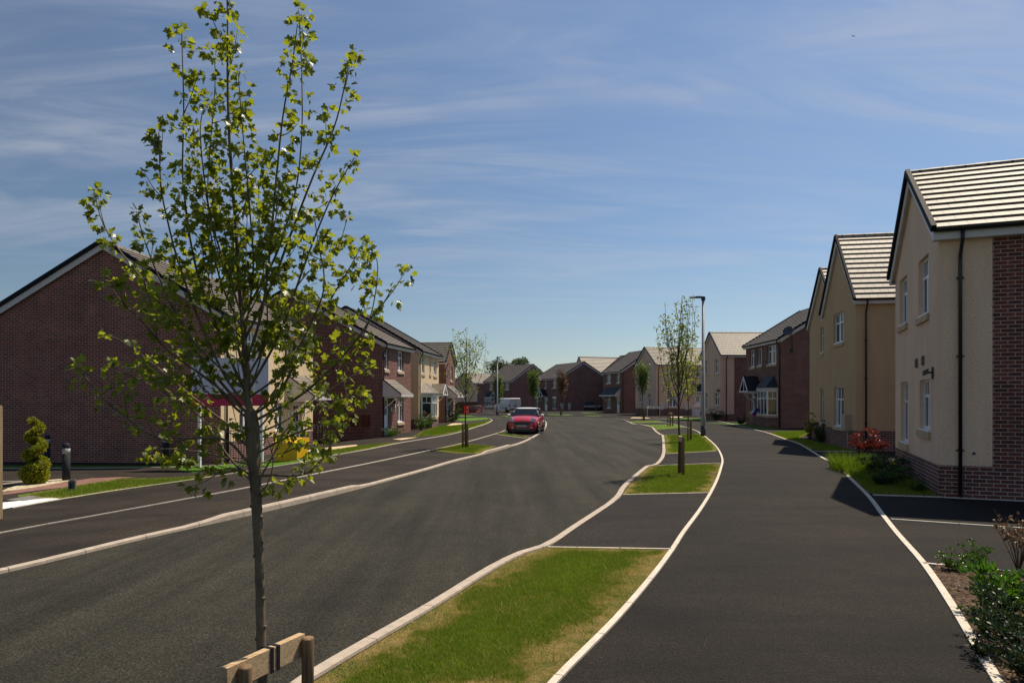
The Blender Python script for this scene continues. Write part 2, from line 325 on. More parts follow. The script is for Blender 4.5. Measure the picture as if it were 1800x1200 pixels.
class MB:
    """mesh builder: collects faces, then links them as one object with metre UVs"""
    def __init__(s): s.v = []; s.f = []; s.uv = {}; s.sm = []; s.smooth = False
    def face(s, pts, uv=None):
        i = len(s.v); s.v += [tuple(p) for p in pts]; s.f.append(tuple(range(i, i + len(pts)))); s.sm.append(s.smooth)
        if uv is not None: s.uv[len(s.f) - 1] = uv
    def box(s, x0, x1, y0, y1, z0, z1, xf=None):
        P = [(x, y, z) for z in (z0, z1) for y in (y0, y1) for x in (x0, x1)]
        if xf: P = [xf(p) for p in P]
        i = len(s.v); s.v += [tuple(p) for p in P]
        for q in ((0, 2, 3, 1), (4, 5, 7, 6), (0, 1, 5, 4), (2, 6, 7, 3), (0, 4, 6, 2), (1, 3, 7, 5)):
            s.f.append(tuple(i + k for k in q)); s.sm.append(False)
    def tube(s, path, rad, n=8, cap=True, smooth=True):
        path = [Vector(p) for p in path]; rs = rad if isinstance(rad, (list, tuple)) else [rad] * len(path)
        i0 = len(s.v); up = None
        for k, p in enumerate(path):
            d = (path[min(k + 1, len(path) - 1)] - path[max(k - 1, 0)])
            d = d.normalized() if d.length > 1e-9 else Vector((0, 0, 1))
            if up is None: up = Vector((1, 0, 0)) if abs(d.x) < 0.8 else Vector((0, 1, 0))
            a = (up - d * up.dot(d)).normalized(); b = d.cross(a); up = a
            for j in range(n):
                t = 2 * math.pi * j / n; s.v.append(tuple(p + (a * math.cos(t) + b * math.sin(t)) * rs[k]))
        for k in range(len(path) - 1):
            for j in range(n):
                A = i0 + k * n + j; B = i0 + k * n + (j + 1) % n
                s.f.append((A, B, B + n, A + n)); s.sm.append(smooth)
        if cap:
            s.f.append(tuple(i0 + j for j in range(n))[::-1]); s.sm.append(False)
            s.f.append(tuple(i0 + (len(path) - 1) * n + j for j in range(n))); s.sm.append(False)
    def lathe(s, prof, c=(0, 0, 0), n=16, smooth=True):
        i0 = len(s.v)
        for r, z in prof:
            for j in range(n):
                t = 2 * math.pi * j / n; s.v.append((c[0] + r * math.cos(t), c[1] + r * math.sin(t), c[2] + z))
        for k in range(len(prof) - 1):
            for j in range(n):
                A = i0 + k * n + j; B = i0 + k * n + (j + 1) % n
                s.f.append((A, B, B + n, A + n)); s.sm.append(smooth)
        s.f.append(tuple(i0 + j for j in range(n))[::-1]); s.sm.append(False)
        s.f.append(tuple(i0 + (len(prof) - 1) * n + j for j in range(n))); s.sm.append(False)
    def ball(s, c, r, n=10, m=7):
        prof = [(max(1e-4, math.sin(math.pi * k / m)), -math.cos(math.pi * k / m)) for k in range(m + 1)]
        i = len(s.v); s.lathe(prof, n=n)
        rr = r if isinstance(r, (tuple, list)) else (r, r, r)
        for k in range(i, len(s.v)):
            x, y, z = s.v[k]; s.v[k] = (c[0] + x * rr[0], c[1] + y * rr[1], c[2] + z * rr[2])
    def build(s, name, mat, parent=None, recalc=False):
        me = bpy.data.meshes.new(name); me.from_pydata(s.v, [], s.f)
        if recalc:
            b = bmesh.new(); b.from_mesh(me); bmesh.ops.recalc_face_normals(b, faces=b.faces); b.to_mesh(me); b.free()
        uvl = me.uv_layers.new(name="UVMap")
        for p in me.polygons:
            p.use_smooth = s.sm[p.index]
            if p.index in s.uv:
                for li, q in zip(p.loop_indices, s.uv[p.index]): uvl.data[li].uv = q
                continue
            n = p.normal
            if abs(n.z) > 0.9: t, w = Vector((1, 0, 0)), Vector((0, 1, 0))
            else:
                t = Vector((0, 0, 1)).cross(n).normalized(); w = n.cross(t)
                if abs(t.x) > abs(t.y): t = t if t.x > 0 else -t
                else: t = t if t.y > 0 else -t
                if w.z < 0: w = -w
            for li in p.loop_indices:
                co = me.vertices[me.loops[li].vertex_index].co; uvl.data[li].uv = (co.dot(t), co.dot(w))
        me.materials.append(mat)
        o = bpy.data.objects.new(name, me); COL.objects.link(o)
        if parent is not None: o.parent = parent
        return o

def arr_mesh(name, verts, tris, tint, mat, parent=None):
    """mesh from numpy arrays, with one tint value per face"""
    me = bpy.data.meshes.new(name); nv, nf = len(verts), len(tris)
    me.vertices.add(nv); me.vertices.foreach_set('co', np.ascontiguousarray(verts, dtype=np.float32).ravel())
    me.loops.add(nf * 3); me.loops.foreach_set('vertex_index', np.ascontiguousarray(tris, dtype=np.int32).ravel())
    me.polygons.add(nf); me.polygons.foreach_set('loop_start', np.arange(0, nf * 3, 3, dtype=np.int32))
    me.update(calc_edges=True)
    a = me.attributes.new('tint', 'FLOAT', 'FACE'); a.data.foreach_set('value', np.ascontiguousarray(tint, dtype=np.float32))
    me.materials.append(mat); o = bpy.data.objects.new(name, me); COL.objects.link(o)
    if parent is not None: o.parent = parent
    return o

def _leaf_template(kind):
    if kind == 'maple':
        h_ = [(-.10, .03), (-.40, .06), (-.44, .17), (-.28, .30), (-.55, .44), (-.58, .60), (-.40, .62), (-.36, .76), (-.17, .64), (-.20, .88), (-.08, .97)]
        out = [(0, 0)] + h_ + [(0, 1.0)] + [(-x, y) for x, y in h_[::-1]]
        v = [(x, y, 0.16 * abs(x) - 0.14 * y * y) for x, y in out] + [(0, .4, -0.06)]
        c = len(out); f = [(i, (i + 1) % c, c) for i in range(c)]
    elif kind == 'lance':
        v = [(0, 0, 0), (-.14, .35, .05), (0, .45, -.02), (.14, .35, .05), (-.1, .72, .0), (.1, .72, .0), (0, 1, -.12)]
        f = [(0, 2, 1), (0, 3, 2), (1, 2, 4), (2, 3, 5), (4, 2, 6), (2, 5, 6)]
    elif kind == 'needle':
        v = [(-.05, 0, 0), (.05, 0, 0), (0, 1, 0.02)]; f = [(0, 1, 2)]
    else:
        v = [(0, 0, 0), (-.34, .45, .08), (0, .5, -.03), (.34, .45, .08), (0, 1, -.1)]
        f = [(0, 2, 1), (0, 3, 2), (1, 2, 4), (2, 3, 4)]
    return np.array(v, dtype=np.float64), np.array(f, dtype=np.int32)

def leaves(name, pos, direc, size, kind, mat, parent, rng, tint=None, flat=0.6):
    """pos, direc (n,3): leaf base and the way its blade points"""
    pos = np.asarray(pos, float); d = np.asarray(direc, float); n = len(pos)
    d /= np.linalg.norm(d, axis=1, keepdims=True) + 1e-9
    up = rng.normal(0, 1, (n, 3)) * (1 - flat) + np.array([0, 0, 1.0]) * flat
    x = np.cross(d, up); x /= np.linalg.norm(x, axis=1, keepdims=True) + 1e-9
    z = np.cross(x, d)
    T, F = _leaf_template(kind); sz = np.asarray(size, float).reshape(n, 1, 1) if np.ndim(size) else np.full((n, 1, 1), size)
    T = np.repeat(T[None], n, 0); T[:, :, 2] *= rng.uniform(0.4, 2.6, (n, 1)); T[:, :, 0] *= rng.uniform(0.75, 1.1, (n, 1))
    V = pos[:, None, :] + sz * (T[:, :, 0:1] * x[:, None, :] + T[:, :, 1:2] * d[:, None, :] + T[:, :, 2:3] * z[:, None, :])
    tris = (F[None] + (np.arange(n) * T.shape[1])[:, None, None]).reshape(-1, 3)
    t = rng.random(n) if tint is None else np.asarray(tint)
    return arr_mesh(name, V.reshape(-1, 3), tris, np.repeat(t, len(F)), mat, parent)

def poly_area_pts(poly, n, rng):
    """n random points inside polygon"""
    P = np.array(poly); mn, mx = P.min(0), P.max(0); out = np.zeros((0, 2))
    while len(out) < n:
        q = mn + rng.random((n * 2, 2)) * (mx - mn); inside = np.zeros(len(q), bool); j = len(P) - 1
        for i in range(len(P)):
            xi, yi, xj, yj = P[i, 0], P[i, 1], P[j, 0], P[j, 1]
            if abs(yj - yi) > 1e-12:
                inside ^= ((yi > q[:, 1]) != (yj > q[:, 1])) & (q[:, 0] < (xj - xi) * (q[:, 1] - yi) / (yj - yi) + xi)
            j = i
        out = np.vstack([out, q[inside]])
    return out[:n]
def edge_dist(poly, q):
    P = np.array(poly); best = np.full(len(q), 1e9)
    for i in range(len(P)):
        a, b = P[i - 1], P[i]; ab = b - a; t = np.clip(((q - a) @ ab) / (ab @ ab + 1e-12), 0, 1)
        best = np.minimum(best, np.linalg.norm(q - (a + t[:, None] * ab), axis=1))
    return best
def poly_size(poly):
    P = np.array(poly); x, y = P[:, 0], P[:, 1]; return 0.5 * abs(np.dot(x, np.roll(y, 1)) - np.dot(y, np.roll(x, 1)))
def terr_np(x):
    t = np.clip((-x - 4.5) / 6.0, 0, 1); return -0.38 * t * t * (3 - 2 * t)

def sheet(name, pts, z, mat, kind='structure', label=None, cat=None, skirt=0.0):
    b = bmesh.new(); vs = [b.verts.new((x, y, 0)) for x, y in pts]; b.faces.new(vs); bmesh.ops.triangulate(b, faces=b.faces[:])
    xs = [p[0] for p in pts]
    for i in range(0, 13):
        xc = -4.5 - i * 0.5
        if min(xs) < xc < max(xs): bmesh.ops.bisect_plane(b, geom=b.verts[:] + b.edges[:] + b.faces[:], plane_co=(xc, 0, 0), plane_no=(1, 0, 0))
    bmesh.ops.recalc_face_normals(b, faces=b.faces[:])
    for f in b.faces:
        if f.normal.z < 0: f.normal_flip()
    for v in b.verts: v.co.z = terr(v.co.x) + z
    me = bpy.data.meshes.new(name); b.to_mesh(me); b.free(); me.materials.append(mat)
    uvl = me.uv_layers.new(name="UVMap")
    for lp in me.loops:
        c = me.vertices[lp.vertex_index].co; uvl.data[lp.index].uv = (c.x, c.y)
    o = bpy.data.objects.new(name, me); COL.objects.link(o); return tag(o, label, cat, None, kind)

def smooth_line(pts, step=0.4):
    """Catmull-Rom through pts, resampled"""
    P = [Vector((p[0], p[1])) for p in pts]; P = [P[0] * 2 - P[1]] + P + [P[-1] * 2 - P[-2]]; out = []
    for i in range(1, len(P) - 2):
        n = max(1, int((P[i + 1] - P[i]).length / step))
        for k in range(n):
            t = k / n; a, b, c, d = P[i - 1], P[i], P[i + 1], P[i + 2]
            out.append(0.5 * ((2 * b) + (c - a) * t + (2 * a - 5 * b + 4 * c - d) * t * t + (3 * b - a - 3 * c + d) * t ** 3))
    out.append(P[-2]); return [(p.x, p.y) for p in out]
def offset_line(pts, d):
    out = []
    for i, p in enumerate(pts):
        a, b = pts[max(i - 1, 0)], pts[min(i + 1, len(pts) - 1)]; tx, ty = b[0] - a[0], b[1] - a[1]; L = math.hypot(tx, ty) or 1
        out.append((p[0] - ty / L * d, p[1] + tx / L * d))
    return out
def strip_solid(name, line, d, prof, mat, kind='structure', label=None, cat=None):
    """sweep: prof(i) gives [(offset 0..d, z), ...] across the line; left side of the travel direction is +"""
    mb = MB(); s = 0.0; rows = []; S = []
    for i, p in enumerate(line):
        if i: s += math.hypot(p[0] - line[i - 1][0], p[1] - line[i - 1][1])
        pr = prof(i, s); offs = {o: offset_line(line[max(i - 1, 0):i + 2], o)[min(i, 1)] for o, _ in pr}
        rows.append([(offs[o][0], offs[o][1], z + terr(offs[o][0])) for o, z in pr]); S.append(s)
    for i in range(len(rows) - 1):
        v = 0.0
        for k in range(len(rows[i]) - 1):
            w = math.dist(rows[i][k], rows[i][k + 1])
            mb.face([rows[i][k], rows[i + 1][k], rows[i + 1][k + 1], rows[i][k + 1]], [(S[i], v), (S[i + 1], v), (S[i + 1], v + w), (S[i], v + w)]); v += w
    o = mb.build(name, mat); return tag(o, label, cat, None, kind)

# ================================================================== GROUND
# lines read off the survey photo, as points on the ground
RK = GL((340, 1330), (462, 1262), (554, 1194), (660, 1130), (773, 1063), (870, 1001), (923, 974), (962, 962), (1013, 927), (1080, 882), (1093, 870.5), (1105, 852), (1141.5, 820),
        (1153, 818), (1163.7, 809), (1169.5, 797.5), (1169.5, 785), (1167, 766), (1162.5, 763), (1152, 755.5), (1147.5, 751), (1131, 746.7), (1115, 744.5), (1104, 740.6), (1098, 738.3))
RK = smooth_line(RK, 0.35)
PE_L = smooth_line(GL((900, 1300), (973, 1200), (1080, 1091), (1146.7, 1013), (1181.7, 966), (1201, 936), (1228.5, 899), (1247.7, 868.7), (1260.5, 843), (1267.5, 822), (1270, 809), (1266, 796),
                      (1259, 785), (1250, 776), (1235, 764), (1217.5, 754.5), (1185, 745.5), (1151, 739.5)), 0.35)
PE_R = smooth_line(GL((1830, 1320), (1754.8, 1200), (1707, 1120), (1664.6, 1050.6), (1622, 989), (1580, 941), (1553, 907), (1526.6, 872), (1492, 838), (1473, 819), (1443, 803), (1406.7, 781), (1380, 771.7),
                      (1346.7, 760), (1310, 751), (1272, 742), (1240, 737.5)), 0.35)
LK = [G(x, y, -0.045) for x, y in ((-160, 1045), (0, 1008.5), (75, 991), (150, 972.5), (250, 948), (330, 930), (400, 914.5), (445, 904.5), (510, 889), (597, 868), (625, 860.8), (675, 847.3), (750, 826.5),
        (800, 811.5), (840, 801.5), (880, 790.8), (897, 785.5), (924, 776.5), (949, 762.5), (960, 751.5), (961, 742.5), (953, 738.6), (935, 737.4), (900, 736.8))]
LK = offset_line(smooth_line(LK, 0.35), 0.112)
tag(sheet('open_ground', [(-900, -200), (900, -200), (900, 1500), (-900, 1500)], -0.17, M_FIELD), kind='structure')
sheet('main_road', [(-16, -6), (10, -6), (14, 40), (60, 70), (60, 82.5), (-40, 92), (-40, 60), (-5, 50), (-5, 25), (-16, 10)], -0.045, M_ROAD)
# paved land on both sides, level with the kerb tops
sheet('right_pavement', [(-0.6, -6), (-1.75, 2.9)] + RK + [(16, 62), (40, 66), (90, 40), (60, -6)], 0.0, M_PATH)
sheet('left_pavement', [LK[0], (-12, -6), (-40, -6), (-60, 80), (-16, 66)][0:1] + LK[1:] + [(-20, 69), (-60, 72), (-60, -6), (-13, -6)], 0.0, M_PATH_L)
FARK = smooth_line([(-40, 84), (-10, 78.5), (3.7, 76), (5.4, 75.2), (9.4, 70.4), (11.3, 66.2), (13.2, 66.0), (18, 70), (22, 71), (60, 78)], 1.0)
FARK = smooth_line([(-60, 83), (-20, 80.5), (-3, 78.5), (5.5, 76.2), (8.5, 73.0), (12.5, 68.2), (16, 70.6), (22, 72), (60, 78)], 1.0)
sheet('far_pavement', FARK + [(120, 100), (120, 220), (-120, 220), (-120, 90)], 0.0, M_PATH)

def kerb_prof(dropfn, w, hgt=0.09):
    def p(i, s):
        d = dropfn(i, s); return [(0.0, 0.004), (w * 0.86, 0.004 - d * 0.060), (w, -0.012 - d * 0.062), (w + 0.008, -hgt - 0.05)]
    return p
def kerb_drop_left(line):
    raised = [((380, 907), (602, 858.5)), ((848, 794), (884, 784))]
    segs = [(G(*a), G(*b)) for a, b in raised]
    def f(i, s):
        y = line[i][1]; d = 1.0
        for a, b in segs:
            y0, y1 = min(a[1], b[1]), max(a[1], b[1]); e = 0.75
            d = min(d, max(sstep((y0 - y) / e), sstep((y - y1) / e)))
        return d
    return f
def kerb_drop_right(line):
    bays = [((962, 962), (1086, 876)), ((1150, 818), (1169, 799)), ((1167, 764.5), (1153, 756.5)), ((1131, 746), (1110, 743))]
    segs = [(G(*a)[1], G(*b)[1]) for a, b in bays]
    def f(i, s):
        y = line[i][1]; d = 0.0
        for y0, y1 in segs:
            if y0 <= y <= y1: d = max(d, min(sstep((y - y0) / 0.7), sstep((y1 - y) / 0.7)))
        return d
    return f
def left_prof(i, s, f=kerb_drop_left(LK)):
    d = f(i, s); u = (1 - d) * 0.058; return [(0.0, 0.003), (-0.004, 0.004 + u), (-0.075, 0.004 + u), (-0.097, -0.012 + u * .8), (-0.108, -0.10)]
def right_prof(i, s, f=kerb_drop_right(RK)):
    d = f(i, s); u = (1 - d) * 0.022; return [(0.0, 0.003), (0.004, 0.004 + u), (0.105, 0.004 + u), (0.122, -0.010 + u * .8), (0.128, -0.10)]
strip_solid('left_kerb', LK, 0.15, left_prof, M_KERB)
strip_solid('right_kerb', RK, 0.15, right_prof, M_KERB)
strip_solid('far_kerb', FARK, 0.15, lambda i, s: [(0.0, 0.004), (-0.13, 0.004), (-0.15, -0.14)], plain("far_kerb_concrete", (0.20, 0.13, 0.10), 0.85, 0.2))
def edging(name, line, w=0.05, z=0.018):
    return strip_solid(name, line, w, lambda i, s: [(-w / 2, -0.01), (-w / 2, z), (w / 2, z), (w / 2, -0.01)], M_EDGE)
edging('path_edging', PE_L, 0.058); edging('path_edging', PE_R, 0.07)

def pick(line, y0, y1): return [p for p in line if y0 <= p[1] <= y1]
# tree verges between the road and the path
def verge(k0, k1, e0, e1, name='grass_verge'):
    a = pick(RK, G(*k0)[1], G(*k1)[1]); b = pick(PE_L, G(*e0)[1], G(*e1)[1])
    a = [G(*k0)] + a[1:] + [G(*k1)]; b = [G(*e0)] + b[1:] + [G(*e1)]
    return [(p[0] + 0.02, p[1]) for p in a] + [(p[0] - 0.04, p[1]) for p in b[::-1]]
V1 = verge((462, 1262), (962, 962), (960, 1222), (1181, 967))
V2 = verge((1093, 870.5), (1150, 819), (1249, 866), (1267.5, 815))
V3 = verge((1169, 798), (1167, 764.5), (1260, 792.5), (1231, 762.5))
V4 = verge((1152.5, 755.5), (1131, 746.5), (1206, 751), (1187, 745.7))
V5 = verge((1112, 743.2), (1104, 740.3), (1168, 742.5), (1151, 739.5))
for poly in (V1, V2): sheet('verge_soil', poly, 0.006, M_SOILDRY)
for poly in (V3, V4, V5): sheet('grass_verge', poly, 0.006, M_LAWN)
# tarmac bays between the verges are a darker lay
B1 = verge((962, 962), (1093, 870.5), (1181, 967), (1249, 866)); sheet('tarmac_bay', B1, 0.004, M_PATH_D)
def curb_line(name, a, b, w=0.045): return edging(name, smooth_line([a, b], 0.5), w)
for a, b in (((962, 962.5), (1180, 966)), ((1094, 870), (1249, 866.5)), ((1155, 818.3), (1266, 814)), ((1170, 798), (1260, 793)), ((1168, 764.3), (1231, 762.3))):
    curb_line('bay_edging', G(*a), G(*b), 0.04)
rng = np.random.default_rng(5)
def grass(poly, n, hgt, wid, label, dry_w=0.0, lean=0.5, name='grass', z=0.006, seed=1, greenest=0.75, dryk=1.0):
    r = np.random.default_rng(seed); q = poly_area_pts(poly, n, r)
    d = edge_dist(poly, q)
    ns = (np.sin(q[:, 0] * 2.1 + 1.3 * np.sin(q[:, 1] * 1.7)) + np.sin(q[:, 1] * 2.7 + 1.1 * np.sin(q[:, 0] * 3.1)) + 0.8 * np.sin(q[:, 0] * 7.3 + q[:, 1] * 5.1)
          + 0.6 * np.sin(q[:, 0] * 13.7 - q[:, 1] * 11.3) + 0.4 * np.sin(q[:, 0] * 29 + 3 * np.sin(q[:, 1] * 23)))
    n2 = np.sin(q[:, 0] * 9.1 + 2.0 * np.sin(q[:, 1] * 6.3)) * np.sin(q[:, 1] * 8.2 + 1.7 * np.sin(q[:, 0] * 7.7)) + 0.7 * np.sin(q[:, 0] * 41 + 2.2 * np.sin(q[:, 1] * 37)) * np.sin(q[:, 1] * 33 + 1.9 * np.sin(q[:, 0] * 45))
    g = greenest + 0.062 * ns + 0.105 * n2 + r.normal(0, 0.16, n)
    if dry_w > 0: g -= dryk * np.clip(1.25 - d / (dry_w * (1 + 0.30 * ns + 0.45 * n2)).clip(0.04), 0, 1) ** 0.9 * 0.95
    g = np.clip(g, 0, 1)
    keep = r.random(n) < (0.45 + 0.55 * np.clip(g * 1.4, 0, 1)); q, g = q[keep], g[keep]; n = len(q)
    th = r.random(n) * 2 * math.pi; ln = lean * r.random(n); h = hgt * (0.5 + 0.8 * r.random(n)) * (0.55 + 0.6 * g)
    a = r.random(n) * 2 * math.pi
    base = np.stack([q[:, 0], q[:, 1], terr_np(q[:, 0]) + z - 0.004], 1)
    sx = np.stack([np.cos(a), np.sin(a), np.zeros(n)], 1) * (wid * (0.6 + 0.8 * r.random(n)))[:, None] / 2
    tip = base + np.stack([np.cos(th) * ln * h, np.sin(th) * ln * h, h], 1)
    V = np.stack([base - sx, base + sx, tip], 1).reshape(-1, 3); T = np.arange(n * 3).reshape(-1, 3)
    o = arr_mesh(name, V, T, g, M_TURF); return tag(o, label, 'grass', None, 'stuff')
grass(V1, 230000, 0.030, 0.0042, "mown green grass with straw-dry edges on the nearest verge beside the road", 0.29, 1.1, seed=2, greenest=0.80)
grass(V2, 42000, 0.045, 0.010, "mown green grass on the verge around the second tree on the right", 0.20, 0.8, seed=3, greenest=0.76)
grass(V3, 26000, 0.055, 0.016, "mown green grass on the verge with the tall lamp post", 0.22, 0.7, seed=4, greenest=0.76)
grass(V1, 2600, 0.075, 0.005, "taller stray grass blades and seed heads along the nearest verge", 0, 1.6, seed=22, greenest=0.50)
BARKSTRIP = GL((1118, 838), (1140, 833), (1200, 831), (1262, 830.5), (1263, 835), (1240, 837), (1195, 839.5), (1150, 838))
sheet('bark_strip', BARKSTRIP, 0.010, M_MULCH)

# front garden of the nearest house on the right, mulch bed, drive
MULCH = pick(PE_R, 0.5, G(1622, 990)[1]); MULCH = [(p[0] + 0.045, p[1]) for p in MULCH] + GL((1645, 993), (1722, 1000), (1800, 1006)) + [(7.6, 6.9), (7.4, 3.0), (4.0, 0.8)]
sheet('mulch_bed', MULCH, 0.012, M_MULCH)
curb_line('bed_edging', G(1623, 991), G(1800, 1007), 0.05)
curb_line('drive_edging', G(1565, 913), G(1800, 929), 0.04)
GARDEN = [(p[0] + 0.04, p[1]) for p in pick(PE_R, G(1532, 871)[1], G(1473, 819)[1])] + [G(1473, 815), (11.4, 19.9), (10.20, 18.20), (8.28, 13.25), G(1532, 869)]
sheet('garden_bed', GARDEN, 0.010, lawn_mat("rough_grass_soil", (0.035, 0.055, 0.010), (0.06, 0.09, 0.015), (0.09, 0.07, 0.035), 0.5))
curb_line('bed_edging', G(1533, 870), (8.35, 13.18), 0.05)
curb_line('bed_edging', (8.30, 13.16), (14.0, 10.93), 0.05)
LAWN2 = [(p[0] + 0.04, p[1]) for p in pick(PE_R, G(1428, 792)[1], G(1348, 760)[1])] + GL((1378, 758.5), (1430, 757)) + [(13.9, 33.0), (12.45, 24.6), G(1500, 792.5)]
sheet('front_lawn', LAWN2, 0.006, M_GREEN)
curb_line('lawn_edging', G(1430, 793), G(1502, 793.5), 0.05)
LAWN3 = GL((1296, 746.5), (1302, 748.6), (1340, 753.5), (1370, 753)) + [(17.3, 43.9), (17.4, 51), (15.2, 54)]
sheet('front_lawn', LAWN3, 0.006, M_GREEN)
sheet('front_lawn', GL((1200, 737.3), (1236, 739.5), (1262, 740.5), (1262, 738.6), (1200, 735.2)), 0.006, M_GREEN)
# tan dropped crossing slabs at the far kerb
sheet('crossing_slabs', GL((1107, 734.6), (1144, 735.2), (1136, 733.6), (1112, 733.2)), 0.006, M_SLAB)
sheet('crossing_slabs', GL((1176, 733.4), (1200, 733.6), (1200, 732.2), (1178, 732)), 0.006, M_SLAB)

# left side: bay edging, pavement back edging, verges, lawns
edging('bay_edging', smooth_line(GL((-120, 966), (0, 937), (150, 909.5), (300, 882), (445, 855), (625, 819), (750, 792.5), (812, 779), (875, 761), (888, 756)), 0.5), 0.045)
LB = smooth_line(GL((20, 893), (107, 877.5), (225, 859), (375, 837.5), (480, 820.5), (537, 811), (582, 801), (640, 791), (707.5, 777.5), (760, 769), (801.7, 761), (835, 751), (856, 744), (865, 738.6), (861, 736)), 0.5)
edging('pavement_edging', LB, 0.06)
sheet('grass_verge', GL((40, 880), (107, 878), (225, 859.5), (375, 838), (352, 836.5), (212, 841), (120, 856), (30, 870)), 0.008, M_LAWN)
grass(GL((60, 877), (107, 877.5), (225, 859), (372, 837.6), (352, 836.8), (212, 841.5), (120, 856.5), (40, 870)), 16000, 0.06, 0.013, "mown grass wedge beside the pink block paving and the low bollard light", 0.2, 0.7, seed=9, greenest=0.70)
sheet('pink_paving', GL((-40, 875), (0, 870.5), (120, 855.5), (212, 840.8), (240, 838.5), (205, 838.6), (160, 840.5), (118, 846.5), (0, 866), (-40, 870)), 0.008, M_PINK)
sheet('gravel_bed', GL((14, 858), (0, 865), (60, 857), (118, 846.3), (135, 843.5), (105, 842), (60, 846)), 0.012, M_PEB)
sheet('white_gravel_bed', GL((-60, 905), (0, 896), (110, 877), (90, 875), (40, 880), (0, 884), (-60, 890)), 0.012, M_WPEB)
sheet('paving_slab', GL((10, 879), (40, 881), (82, 875), (55, 871)), 0.014, plain("grey_slab", (0.16, 0.16, 0.155), 0.85, 0.2))
curb_line('parking_line', G(-40, 847.5), G(46, 845.6), 0.06); curb_line('parking_line', G(-30, 855), G(40, 846.5), 0.06)
sheet('grass_verge', GL((340, 831), (300, 821), (-60, 823), (-60, 818), (395, 817.5), (440, 812), (520, 808), (540, 811), (480, 820), (440, 817)), 0.006, M_GREEN)
edging('lawn_edging', smooth_line(GL((-60, 823.5), (120, 823), (300, 821), (400, 817), (445, 813.5)), 0.5), 0.05)
GB = GL((506, 811), (537, 810.5), (582, 800.5), (640, 790.5), (707, 777.5), (692, 778.6), (630, 784.5), (592, 790), (550, 795), (520, 799))
sheet('front_lawn', GB, 0.008, M_GREEN)
grass(GB, 16000, 0.07, 0.016, "mown grass strip below the second house on the left", 0.2, 0.7, seed=11, greenest=0.72)
sheet('paved_walk', GL((592, 789.6), (630, 784), (626, 781.5), (560, 788), (530, 793), (550, 794.5)), 0.010, M_SLAB)
GC = GL((726, 767), (775, 764.5), (800, 760), (835, 750.6), (856, 743.6), (864, 739), (858, 739.6), (820, 746.5), (790, 748.5), (767, 750), (741, 759))
sheet('front_lawn', GC, 0.008, M_GREEN)
grass(GC, 22000, 0.09, 0.022, "mown front lawn by the bay window of the cream house on the left", 0.2, 0.6, seed=12, greenest=0.8)
sheet('paved_walk', GL((783, 748.5), (800, 748.6), (818, 744), (796, 743.6)), 0.012, M_SLAB)
sheet('paved_walk', GL((690, 772), (712, 769.6), (735, 768.6), (706, 773.2)), 0.012, M_SLAB)
sheet('front_lawn', GL((792, 740), (826, 739.6), (856, 737), (862, 734.6), (850, 733.8), (800, 736)), 0.008, M_GREEN)
sheet('front_lawn', GL((786, 733), (826, 732.4), (835, 731), (788, 730.6)), 0.008, M_GREEN)
VT = GL((757, 791.5), (812, 779.7), (825, 781), (872, 784.6), (855, 791), (840, 797.5), (800, 796.6))
sheet('grass_verge', VT, 0.008, M_LAWN)
grass(VT, 20000, 0.06, 0.014, "small mown verge around the staked tree on the left of the road", 0.25, 0.6, seed=13, greenest=0.66)
SV = GL((873, 762), (880, 760.6), (902, 764.6), (926, 767.4), (921, 769), (895, 766.5)); sheet('grass_verge', SV, 0.008, M_LAWN)
grass(SV, 5000, 0.06, 0.016, "thin grass sliver in front of the parked red car", 0.1, 0.6, seed=14, greenest=0.78)
curb_line('bay_edging', G(884, 760.3), G(938, 770), 0.05); curb_line('bay_edging', G(870, 763.2), G(925, 770.5), 0.05)
# far side verges
for pts in (((961, 729), (985, 729.3), (1010, 730), (1000, 728.4), (965, 727.8)), ((1028, 731), (1060, 731.6), (1050, 730.4), (1028, 730.2)), ((1024, 726), (1060, 726), (1060, 724.8), (1024, 724.9)),
            ((880, 731.5), (900, 733.5), (890, 730.5)), ((1150, 737), (1200, 736.5), (1240, 737), (1238, 734.8), (1205, 734.8))):
    sheet('grass_verge', GL(*pts), 0.008, M_GREEN)

